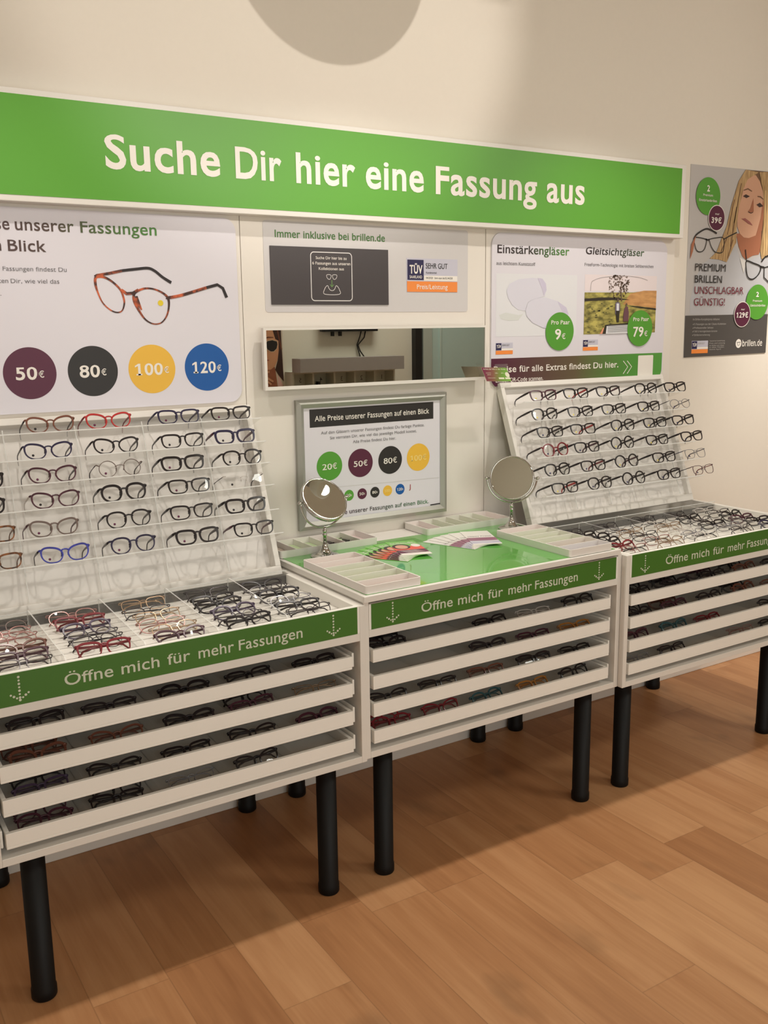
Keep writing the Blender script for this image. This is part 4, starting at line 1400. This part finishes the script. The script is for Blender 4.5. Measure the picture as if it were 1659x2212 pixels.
for rows, us, M0, xc, where in ((LEFT, uL, ML, xcL, 'near'), (RIGHT, uR, MR, xcR, 'far')):
    for ri, row in enumerate(rows):
        for ci, (x, sh, st, col, dot, tc) in enumerate(row):
            rgt = len(row) - 1 - ci
            place = ('last on' if rgt == 0 else ORD[rgt] + ' from last on')
            lab = f'{col} {SHN[sh]} spectacles, {ORD[rgt]} from the right on {ORD[ri]} shelf of {where} display'
            if tc == 'red':
                lab = f'black spectacles with a red arm, {ORD[rgt]} from the right on {ORD[ri]} shelf of {where} display'
            M = M0 @ Matrix.Translation((x - xc, -0.075, us[ri])) @ Matrix.Rotation(math.radians(random.uniform(-1.5, 1.5)), 4, 'Z')
            spectacles(sh, st, col, M, lab, f'spectacles on the {where} sloping display', tc, False, dot, 1.0, False, ('black' if where == 'far' and tc in ('red', 'wine', 'plum') else None))

# spectacles lying in the two open trays: columns of folded frames
TRAY_COL = [
    ['grey-brown', 'rose', 'rose', 'brown', 'plum', 'dark'],
    ['rose', 'wine', 'purple', 'dark', 'dark', 'wine'],
    ['gold', 'dark', 'gold', 'rose', 'gold', 'plum'],
    ['dark', 'black', 'black', 'purple', 'dark', 'black'],
    ['black', 'dark', 'black', 'grey', 'black', 'dark'],
]
TRAY_COL2 = [
    ['dark', 'black', 'black', 'black', 'wine', 'rose'],
    ['dark', 'grey', 'gold', 'dark', 'rose', 'gold'],
    ['dark', 'clear', 'gold', 'clear', 'grey', 'clear'],
    ['dark', 'black', 'dark', 'black', 'grey', 'dark'],
    ['clear', 'dark', 'black', 'plum', 'black', 'navy'],
]
CX = [0.115, 0.298, 0.488, 0.680, 0.872]
rnd = random.Random(21)
for cols, X, F, where in ((TRAY_COL, -1.0, -0.687, 'near'), (TRAY_COL2, 1.0, -0.697, 'far')):
    for ci, colr in enumerate(cols):
        for k, col in enumerate(colr):
            y = -0.300 - k * 0.0625 + rnd.uniform(-.006, .006)
            x = X + CX[ci] + rnd.uniform(-.006, .010) + (0.006 if ci < 4 else -0.008)
            tilt = math.radians(rnd.uniform(42, 54))
            st = 'wire' if col in ('gold', 'rose', 'clear', 'grey', 'grey-brown', 'dark') else 'medium'
            sh = rnd.choice([r_, o_, c_, p_, r_]) if st == 'wire' else rnd.choice([r_, c_, p_])
            M = Matrix.Translation((x, y, 0.8475 + 0.0385 * math.cos(tilt) + 0.001)) @ Matrix.Rotation(math.radians(rnd.uniform(-5, 5)), 4, 'Z') @ Matrix.Rotation(-tilt, 4, 'X')
            lab = f'{col} folded spectacles lying {ORD[5 - k]} from the front in {ORD[ci]} compartment of {where} open tray'
            tcol = rnd.choice([None, None, 'black', 'dark']) if st == 'wire' else None
            spectacles(sh, st, col, M, lab, f'folded spectacles in the {where} open tray', tcol, True)

# spectacles in the pull-out trays; None leaves a compartment empty, two names mean one pair behind another
DR1 = [['black', 'dark', 'black', 'black', 'black'], ['brown+brown', 'brown', 'dark', 'plum+black', 'gold'],
       ['purple+dark', 'black', 'black', 'black', 'plum'], ['plum+plum', 'black+dark', 'grey', 'black', None]]
DR2 = [['black+black', None, 'black', 'clear', 'black'], [None, None, 'dark', 'plum', 'amber'],
       ['black', 'black', 'brown', 'black', 'black'], ['wine+red', 'wine', 'teal', 'amber', 'black']]
DR3 = [['black+black', 'dark+black', 'black+plum', 'brown+black', 'black'], ['dark+dark', 'plum+brown', 'dark', 'brown+dark', 'brown'],
       ['plum', 'teal', 'wine', None, 'black'], ['grey', 'dark', None, 'rose', 'black']]
for drs, X, F, where in ((DR1, -1.0, -0.687, 'near'), (DR2, 0.0, -0.676, 'middle'), (DR3, 1.0, -0.697, 'far')):
    for di, row in enumerate(drs):
        z0 = TRAY_Z[di][0] + 0.0065
        for ci, e in enumerate(row):
            if e is None:
                continue
            for q, col in enumerate(e.split('+')):
                x = X + 0.031 + 0.926 * (ci + 0.5) / 5 + rnd.uniform(-.008, .012) - (0.008 if where == 'middle' else 0)
                y = F + 0.058 + q * 0.055 + rnd.uniform(0, .008)
                tilt = math.radians(rnd.uniform(36, 50))
                st = 'wire' if col in ('gold', 'rose', 'clear', 'grey') else ('thick' if rnd.random() < 0.35 else 'medium')
                sh = rnd.choice([r_, r_, c_, p_])
                M = Matrix.Translation((x, y, z0 + 0.0395 * math.cos(tilt) + 0.001)) @ Matrix.Rotation(math.radians(rnd.uniform(-7, 7)), 4, 'Z') @ Matrix.Rotation(-tilt, 4, 'X')
                lab = f'{col} spectacles in {ORD[ci]} compartment of {ORD[di]} pull-out tray, {where} cabinet' + (', behind another pair' if q else '')
                spectacles(sh, st, col, M, lab, f'spectacles in the pull-out trays of the {where} cabinet', None, True)


# ------------------------------------------------------------------ organizer trays on the worktop
SAGE, PINK, BEIGE = mat('sage_bounce_tint', (186, 204, 160), 0.5), mat('compartment_pink', (226, 206, 202), 0.5), mat('compartment_beige', (196, 182, 168), 0.5)  # sage paints the worktop's green bounce into the cell floors; no real liners
ORGW = mat('organizer_white', (228, 222, 216), 0.45)


def organizer(loc, rot, L, W, cells, label):
    t = thing('organizer_tray', label, 'tray', loc, (0, 0, rot), 'white organizer trays on the worktop')
    h, r = 0.023, 0.009
    mb = MB()
    out = round_rect(-L / 2, L / 2, -W / 2, W / 2, r)
    w = 0.0038
    inn = round_rect(-L / 2 + w, L / 2 - w, -W / 2 + w, W / 2 - w, r - w)
    n = len(out)
    vs = [(a, b, 0) for a, b in out] + [(a, b, h) for a, b in out] + [(a, b, h) for a, b in inn] + [(a, b, 0.002) for a, b in inn]
    fs = []
    for lv in range(3):
        for i in range(n):
            j = (i + 1) % n
            fs.append((lv * n + i, lv * n + j, (lv + 1) * n + j, (lv + 1) * n + i))
    fs.append(tuple(range(3 * n, 4 * n)))
    fs.append(tuple(reversed(range(n))))
    mb.add(vs, fs, 0)
    m = len(cells)
    pit = (L - w) / m
    for i in range(1, m):
        x = -L / 2 + w / 2 + pit * i
        mb.box(x - .0016, x + .0016, -W / 2 + w, W / 2 - w, 0.002, h - .001)
    mb.build('tray_body', ORGW, t)
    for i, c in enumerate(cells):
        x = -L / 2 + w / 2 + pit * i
        mb = MB(); mb.box(x + .003, x + pit - .003, -W / 2 + w + .001, W / 2 - w - .001, 0.0022, 0.0028)  # thin tinted floor carrying the painted cell colour
        mb.build('compartment_tint', c, t)
    return t


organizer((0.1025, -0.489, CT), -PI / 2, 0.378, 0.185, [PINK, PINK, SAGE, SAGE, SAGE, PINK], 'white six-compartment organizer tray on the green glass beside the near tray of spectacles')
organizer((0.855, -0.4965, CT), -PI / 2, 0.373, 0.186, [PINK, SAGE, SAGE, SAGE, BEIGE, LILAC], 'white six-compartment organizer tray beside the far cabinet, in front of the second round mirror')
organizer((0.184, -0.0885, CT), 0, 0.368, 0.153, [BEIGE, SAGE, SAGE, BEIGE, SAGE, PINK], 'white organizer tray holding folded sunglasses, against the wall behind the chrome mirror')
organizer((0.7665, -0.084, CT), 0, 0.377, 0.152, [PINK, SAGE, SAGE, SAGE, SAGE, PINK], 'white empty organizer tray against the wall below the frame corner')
for x, wh in ((0.035, 'first'), (0.277, 'fifth'), (0.338, 'sixth')):
    M = Matrix.Translation((x - .02, -0.088, CT + 0.0065)) @ Matrix.Rotation(-PI / 2 + 0.12, 4, 'Z') @ Matrix.Rotation(-PI / 2 + .12, 4, 'X')
    spectacles(r_, T_, 'black', M, f'dark folded sunglasses in the {wh} compartment of the organizer behind the chrome mirror', 'sunglasses in the organizer tray', None, True, None, 1.0, True)


# ------------------------------------------------------------------ round table mirrors
def vanity(loc, nrm, label):
    t = thing('vanity_mirror', label, 'mirror', loc)
    hc, R = 1.082 - CT, 0.0775
    mb = MB(); mb.lathe([(0.0475, 0), (0.0475, 0.003), (0.044, 0.006), (0.03, 0.009), (0.019, 0.016), (0.012, 0.026), (0.008, 0.038), (0.0075, 0.041)], 40); mb.build('base', CHROME, t)
    mb = MB(); mb.lathe([(0.0055, 0.041), (0.0052, hc - 0.118), (0.0075, hc - 0.115), (0.0075, hc - 0.112), (0.0045, hc - 0.11), (0.0045, hc - 0.107), (0.0072, hc - 0.104), (0.0072, hc - 0.099), (0.0045, hc - 0.096), (0.0055, hc - 0.0875)], 20); mb.build('stem', CHROME, t)
    nv = Vector(nrm).normalized()
    hv = Vector((0, 0, 1)).cross(nv).normalized()
    c = Vector((0, 0, hc))
    mb = MB()
    pts = [c + hv * (0.0885 * math.cos(a)) + Vector((0, 0, 0.0885 * math.sin(a))) for a in [PI + PI * i / 28 for i in range(29)]]
    mb.tube(pts, 0.0042, 10, flat=0.8)
    mb.build('yoke', CHROME, t)
    mb = MB(); mb.lathe([(0.0745, -0.009), (0.0785, -0.0075), (0.0805, 0), (0.0785, 0.0075), (0.0745, 0.009), (0.0735, 0.0075), (0.0735, -0.0075), (0.0745, -0.009)], 56, c, axis=nv); mb.build('mirror_rim', CHROME, t)
    mb = MB(); mb.lathe([(0.0735, -0.0068), (0.0735, 0.0068)], 56, c, axis=nv, smooth=False); mb.build('mirror_glass', MIRROR, t)
    for s in (-1, 1):
        mb = MB(); mb.lathe([(0.0028, 0), (0.0028, 0.006), (0.0062, 0.009), (0.0066, 0.013), (0.005, 0.017), (0.0, 0.0185)], 16, c + hv * (s * 0.0795), axis=hv * s); mb.build('pivot_knob', CHROME, t)
    return t


vanity((0.136, -0.215, CT), (0.083, -0.754, 0.652), 'tilted round chrome mirror on the worktop beside the near display')
vanity((0.897, -0.232, CT), (-0.61, -0.75, 0.235), 'upright round chrome mirror on the worktop beside the far display')

# ------------------------------------------------------------------ fanned brochures
def brochure(loc, rot, kind, label, group):
    t = thing('brochure', label, 'brochure', loc, (0, 0, rot), group)
    mb = MB(); mb.box(-0.05, 0.05, 0, 0.205, 0, 0.0008); mb.build('sheet', mat('brochure_paper', (232, 228, 222), 0.35) if kind else mat('brochure_green', (120, 190, 84), 0.35), t)
    mb = MB(lambda a, b, k: (a, b, 0.0008 + 0.00012 * k))
    if kind == 0:
        mb.rect(-.05, .05, 0.0, 0.03, 0, 1)
        mb.rect(-.05, .05, 0.03, 0.075, 1, 1)
        mb.rect(-.05, .05, 0.075, 0.125, 2, 1)
        mb.disc(-.018, 0.122, 0.03, 3, 2, 0.036); mb.disc(-.018, 0.118, 0.021, 4, 3, 0.027)
        mb.disc(0.034, 0.13, 0.015, 0, 3, 0.022)
        mb.rect(-.045, .045, 0.162, 0.166, 0, 1)
        for i in range(5):
            mb.rect(-.042 + i * .005, .02 + i * .004, .066 - i * .007, .068 - i * .007, 0, 2)
        mb.build('print', [LETTER, mat('brochure_plum', (96, 36, 66), 0.4), mat('brochure_coral', (232, 92, 76), 0.4), mat('brochure_hair', (50, 34, 28), 0.4), mat('brochure_skin', (222, 164, 138), 0.4)], t)
        mb = Lines(lambda a, b, k: (a, b, 0.0008 + 0.00012 * k), LETTER, t)
        mb.text('brillen.de', -0.04, 0.172, 0.012, a1=0.04, bold=0.004, k=2)
    else:
        mb.rect(-.05, .05, 0.055, 0.10, 0, 1)
        mb.rect(-.05, .05, 0.0, 0.055, 1, 1)
        mb.rect(-.05, .05, 0.0, 0.012, 2, 2)
        mb.stroke([(-.05, .048), (-.01, .03), (.05, .05)], 0.004, 2, 2)
        mb.build('print', [mat('brochure_mauve', (150, 96, 120), 0.4), mat('brochure_ice', (190, 188, 206), 0.4), LETTER], t)
        mb = Lines(lambda a, b, k: (a, b, 0.0008 + 0.00012 * k), GREYT, t)
        mb.text('Happy Preise', -0.04, 0.115, 0.013, a1=0.042, bold=0.004, k=2)
    return t


angsL = [34, 25, 16, 7, -3, -16]
for i, a in enumerate(angsL):
    brochure((0.352 + 0.004 * i, -0.405 + 0.001 * i, CT + 0.0003 + 0.0014 * i), math.radians(a), 0,
             f'green brochure with a face, {ORD[5 - i]} from the top of the colourful fan', 'fanned green brochures')
angsR = [22, 14, 6, -3, -12, -24]
for i, a in enumerate(angsR):
    brochure((0.628 + 0.004 * i, -0.405 - 0.001 * i, CT + 0.0003 + 0.0014 * i), math.radians(a), 1,
             f'white and mauve brochure, {ORD[5 - i]} from the top of the pale fan', 'fanned white brochures')

# ------------------------------------------------------------------ lamps on the ceiling, with the added shadow disc and fill panels
PLACE = ['above the near cabinet', 'above the wall mirror', 'above the far cabinet', 'above the wall poster']
for i, (sx, e) in enumerate(SPOTS):
    o = (sx, SPOT_Y, SPOT_Z)
    t = thing('track_spotlight', 'white ceiling spotlight with round bright face ' + PLACE[i], 'lamp', o, group='ceiling spotlights over the counter')
    mb = MB(); mb.lathe([(0.046, 0.0), (0.05, 0.002), (0.05, 0.035), (0.042, 0.07), (0.03, 0.10), (0.0, 0.105)], 32); mb.build('lamp_head', LAMPW, t)
    mb = MB(); mb.lathe([(0.0, 0.0005), (0.046, 0.0005)], 32); mb.build('bright_face', GLOW, t)
    mb = MB(); mb.tube([(0, 0, 0.095), (0, 0, 0.16), (0, 0.02, 0.22), (0, 0.02, ZC - SPOT_Z - .03)], 0.022, 12); mb.build('neck', STEEL, t)
    mb = MB(); mb.box(-.09, .09, -.01, .05, ZC - SPOT_Z - .03, ZC - SPOT_Z); mb.build('ceiling_plate', LAMPW, t)
Ls = Vector((0.90, -3.0, 2.92))
o = tuple(Ls)
t = thing('wall_spotlight', 'white spotlight under the ceiling aimed at the sign wall', 'lamp', o)
dirv = (Vector((0.25, 0, 2.72)) - Ls).normalized()
mb = MB(); mb.lathe([(0.0, -0.11), (0.03, -0.105), (0.045, -0.07), (0.05, -0.02), (0.05, -0.005), (0.046, -0.004)], 28, axis=dirv); mb.build('lamp_head', LAMPW, t)
mb = MB(); mb.tube([tuple(-dirv * 0.1), (0, 0, 0.15), (0, 0, ZC - Ls.z)], 0.018, 10); mb.build('neck', STEEL, t)
Pd = Ls + (Vector((0.335, 0, 2.815)) - Ls) * 0.55  # unseen slotted disc, placed in the beam only for its round shadow
t = thing('shadow_disc', 'unseen white disc with slotted rim, added to cast the round wall shadow', 'lamp', tuple(Pd))
mb = MB()
ax = (0, 1, 0)
mb.lathe([(0.0, -0.006), (0.1605, -0.006), (0.1605, 0.006), (0.0, 0.006)], 64, axis=ax, smooth=False); mb.build('disc_plate', LAMPW, t)
mb = MB()
for a0, a1 in ((0.0, 2 * PI),):
    mb.lathe([(0.1745, -0.006), (0.198, -0.006), (0.198, 0.006), (0.1745, 0.006), (0.1745, -0.006)], 64, axis=ax, smooth=False)
mb.build('outer_ring', LAMPW, t)
mb = MB()
for a in (-PI / 2, PI / 2, PI * .02, PI * 1.0):
    mb.tube([(0.168 * math.cos(a), 0, 0.168 * math.sin(a)), (0.186 * math.cos(a), 0, 0.186 * math.sin(a))], 0.010, 8)
mb.build('spoke', LAMPW, t)
mb = MB(); mb.tube([(0, 0, 0.19), (0, 0, ZC - Pd.z)], 0.003, 6); mb.build('cable', STEEL, t)
for px_, py_, e in PANELS:
    o = (px_, py_, ZC - 0.006)
    t = thing('fill_panel', 'added flat fill panel on the ceiling ' + ('behind the viewer' if px_ < 0 else 'before the glass door'), 'lamp', o)
    mb = MB(); mb.box(px_ - .58, px_ + .58, py_ - .28, py_ + .28, ZC - .004, ZC); mb.build('panel_frame', LAMPW, t, o)
    mb = MB(); mb.box(px_ - .55, px_ + .55, py_ - .25, py_ + .25, ZC - .006, ZC - .004); mb.build('diffuser', mat('panel_fill_glow', (255, 240, 220), 0.5, emit=1.5), t, o)  # glowing face of the added fill panel

# ------------------------------------------------------------------ the opposite side of the shop, seen in the wall mirror
YW = YB
t = thing('fashion_poster', 'tall poster of a person in sunglasses, seen in the wall mirror', 'poster', (1.8, YW + .02, 0.7))
o = (1.8, YW + .02, 0.7)
mb = MB(); mb.box(1.45, 2.105, YW + .001, YW + 0.012, 0.7, 1.95); mb.build('sheet', WALLM, t, o)
TB = lambda a, b, k: (a, YW + 0.012 + 0.0006 * k, b)
mb = MB(TB)
mb.rect(1.47, 2.073, 0.72, 1.93, 0, 1)
mb.flat([(1.60, 1.75), (1.75, 1.80), (1.90, 1.78), (1.986, 1.66), (2.010, 1.541), (2.036, 1.527), (2.037, 1.452), (2.025, 1.384), (2.002, 1.333), (1.963, 1.307), (1.886, 1.300), (1.80, 1.29), (1.68, 1.36), (1.62, 1.5)], 1, 3)
mb.flat([(1.986, 1.80), (2.058, 1.70), (2.064, 1.451), (2.072, 1.210), (2.026, 1.264), (2.001, 1.306), (2.025, 1.377), (2.037, 1.452), (2.038, 1.527), (2.010, 1.541), (1.986, 1.62), (1.9, 1.79)], 2, 4)
mb.stroke([(2.02, 1.66), (2.04, 1.56), (2.06, 1.46)], .012, 3, 5)
mb.flat([(1.70, 1.31), (1.887, 1.303), (1.998, 1.327), (2.007, 1.275), (2.026, 1.10), (1.66, 1.10)], 4, 2)
mb.flat([(2.022, 1.268), (2.073, 1.165), (2.073, 0.8), (1.5, 0.8), (1.55, 1.1), (2.02, 1.1)], 5, 3)
mb.flat([(1.919, 1.502), (1.939, 1.530), (1.983, 1.537), (2.027, 1.526), (2.032, 1.500), (2.023, 1.464), (1.995, 1.441), (1.968, 1.440), (1.936, 1.459)], 6, 5)
mb.flat([(1.923, 1.502), (1.943, 1.526), (1.983, 1.532), (2.022, 1.522), (2.027, 1.500), (2.018, 1.468), (1.993, 1.447), (1.968, 1.446), (1.940, 1.463)], 7, 6)
mb.flat([(1.87, 1.51), (1.878, 1.49), (1.87, 1.465), (1.82, 1.45), (1.78, 1.47), (1.77, 1.505), (1.80, 1.53), (1.84, 1.53)], 7, 6)
mb.stroke([(1.926, 1.546), (1.946, 1.555), (1.995, 1.554)], [.006, .010, .005], 3, 5)
mb.flat([(1.86, 1.386), (1.920, 1.389), (1.956, 1.379), (1.920, 1.371), (1.86, 1.372)], 8, 5)
mb.stroke([(1.872, 1.434), (1.911, 1.431)], .004, 4, 5)
mb.flat([(1.885, 1.269), (1.911, 1.251), (1.916, 1.179), (1.881, 1.10), (1.80, 1.10), (1.82, 1.271)], 1, 6)
mb.stroke([(1.845, 1.288), (1.95, 1.289)], [.022, .016], 1, 7)
mb.stroke([(1.890, 1.255), (1.933, 1.240), (1.980, 1.212)], [.02, .018, .014], 1, 7)
mb.stroke([(1.888, 1.24), (1.929, 1.220), (1.962, 1.19)], [.02, .018, .014], 1, 7)
mb.stroke([(1.845, 1.277), (1.945, 1.278)], .003, 4, 8); mb.stroke([(1.90, 1.243), (1.955, 1.213)], .004, 4, 8)
mb.build('print', [mat('print_beige', (206, 190, 172), 0.5), mat('print_tan', (206, 148, 112), 0.5), mat('print_darkhair', (58, 32, 26), 0.5), mat('print_brow', (112, 62, 44), 0.5),
                   mat('print_shade_skin', (150, 88, 62), 0.5), mat('print_cloth', (220, 176, 168), 0.5), mat('print_goldrim', (206, 176, 146), 0.5), mat('print_sunlens', (34, 32, 32), 0.3), mat('print_lips', (146, 62, 58), 0.5)], t, o)
# numbered cubby shelf
o = (2.56, YW, 0.0)
t = thing('cubby_shelf', 'pale shelf unit with numbered open compartments, seen in the wall mirror', 'shelf', o)
CUB = mat('shelf_white', (204, 206, 196), 0.6)
mb = MB()
z_top = 1.285
mb.box(2.085, 3.035, YW, YW + 0.14, z_top - 0.016, z_top)
mb.box(2.085, 3.035, YW, YW + 0.14, 0.96, 0.976)
mb.box(2.085, 3.035, YW, YW + 0.008, 0.976, z_top - .016)
for x in (2.085, 2.262, 2.453, 2.643, 2.832, 3.02):
    mb.box(x, x + 0.015, YW + .008, YW + 0.14, 0.976, z_top - .016)
mb.box(2.085, 2.1, YW, YW + 0.14, 0, 0.96); mb.box(3.02, 3.035, YW, YW + 0.14, 0, 0.96)
mb.build('shelf_body', CUB, t, o)
mb = MB(); mb.box(2.085, 3.035, YW + .28, YW + 0.14, z_top, 1.39); mb.build('fascia', mat('fascia_grey', (160, 152, 150), 0.6), t, o)
mb = Lines(lambda a, b, k: (-a, YW + 0.0086, b), DGREY, t, o)
for i, x in enumerate((2.17, 2.36, 2.55, 2.74, 2.93)):
    mb.text(str(5 - i), -x - .06, 1.195, 0.036, bold=0.004)
o = (2.27, YW + .2, 0.976)
t = thing('paper_box', 'small white box standing in the fourth numbered compartment', 'box', (2.305, YW + .075, 0.976))
mb = MB(); mb.box(-.03, .10, -.05, .05, 0.0005, 0.2); mb.build('box_body', mat('box_white', (214, 216, 208), 0.6), t, bevel=.004)
mb = MB(); mb.box(.03, .05, -.02, .02, 0.2, 0.225); mb.build('pump_top', BLACKP, t)
# television and its cables
t = thing('television', 'black flat television mounted high above the numbered shelf', 'television', (2.66, YW + .05, 1.59))
o = (2.66, YW + .05, 1.59)
mb = MB(); mb.box(2.40, 2.92, YW + .02, YW + .07, 1.59, 1.9); mb.build('screen_panel', mat('tv_black', (24, 24, 26), 0.3), t, o, bevel=.004)
for x in (2.50, 2.57):
    mb = MB(); mb.box(x, x + .018, YW + .02, YW + .05, 1.555, 1.59); mb.build('bracket', mat('tv_black', (24, 24, 26), 0.3), t, o)
for k, pts_ in enumerate(([(2.79, 1.60), (2.775, 1.55), (2.745, 1.48), (2.76, 1.43), (2.775, 1.38)], [(2.83, 1.60), (2.815, 1.54), (2.755, 1.48), (2.775, 1.43), (2.815, 1.38)])):
    mb = MB(); mb.tube([(x, YW + .02, z) for x, z in pts_], .005, 6)
    tag(mb.build('hanging_cable', mat('cable_black', (26, 20, 20), 0.5)), ('thin black cable hanging straight below the television' if k == 0 else 'thin black cable crossing outward below the television'), 'cable')
# black post, glass door, desk
mb = MB(); mb.box(3.30, 3.365, YW, YW + .06, 0, 2.6); o_ = mb.build('trim_6', mat('post_black', (22, 20, 20), 0.5)); struct(o_)
t = bpy.data.objects.new('door_1', None); C.objects.link(t); t['kind'] = 'structure'; t.location = (3.75, YW, 0)
o = (3.75, YW, 0)
mb = MB(); mb.box(3.48, 4.25, YW, YW + .035, 0, 2.3); mb.build('door_leaf', mat('frosted_glass', (186, 206, 204), 0.25), t, o)
mb = MB(); mb.box(3.56, 3.575, YW + .035, YW + .05, 0, 2.3); mb.build('door_edge', mat('door_frame', (196, 212, 208), 0.4), t, o)
mb = MB(); mb.box(3.385, 3.478, YW, YW + .05, 0, 2.6); struct(mb.build('trim_7', mat('frame_grey_paint', (178, 184, 178), 0.6)))
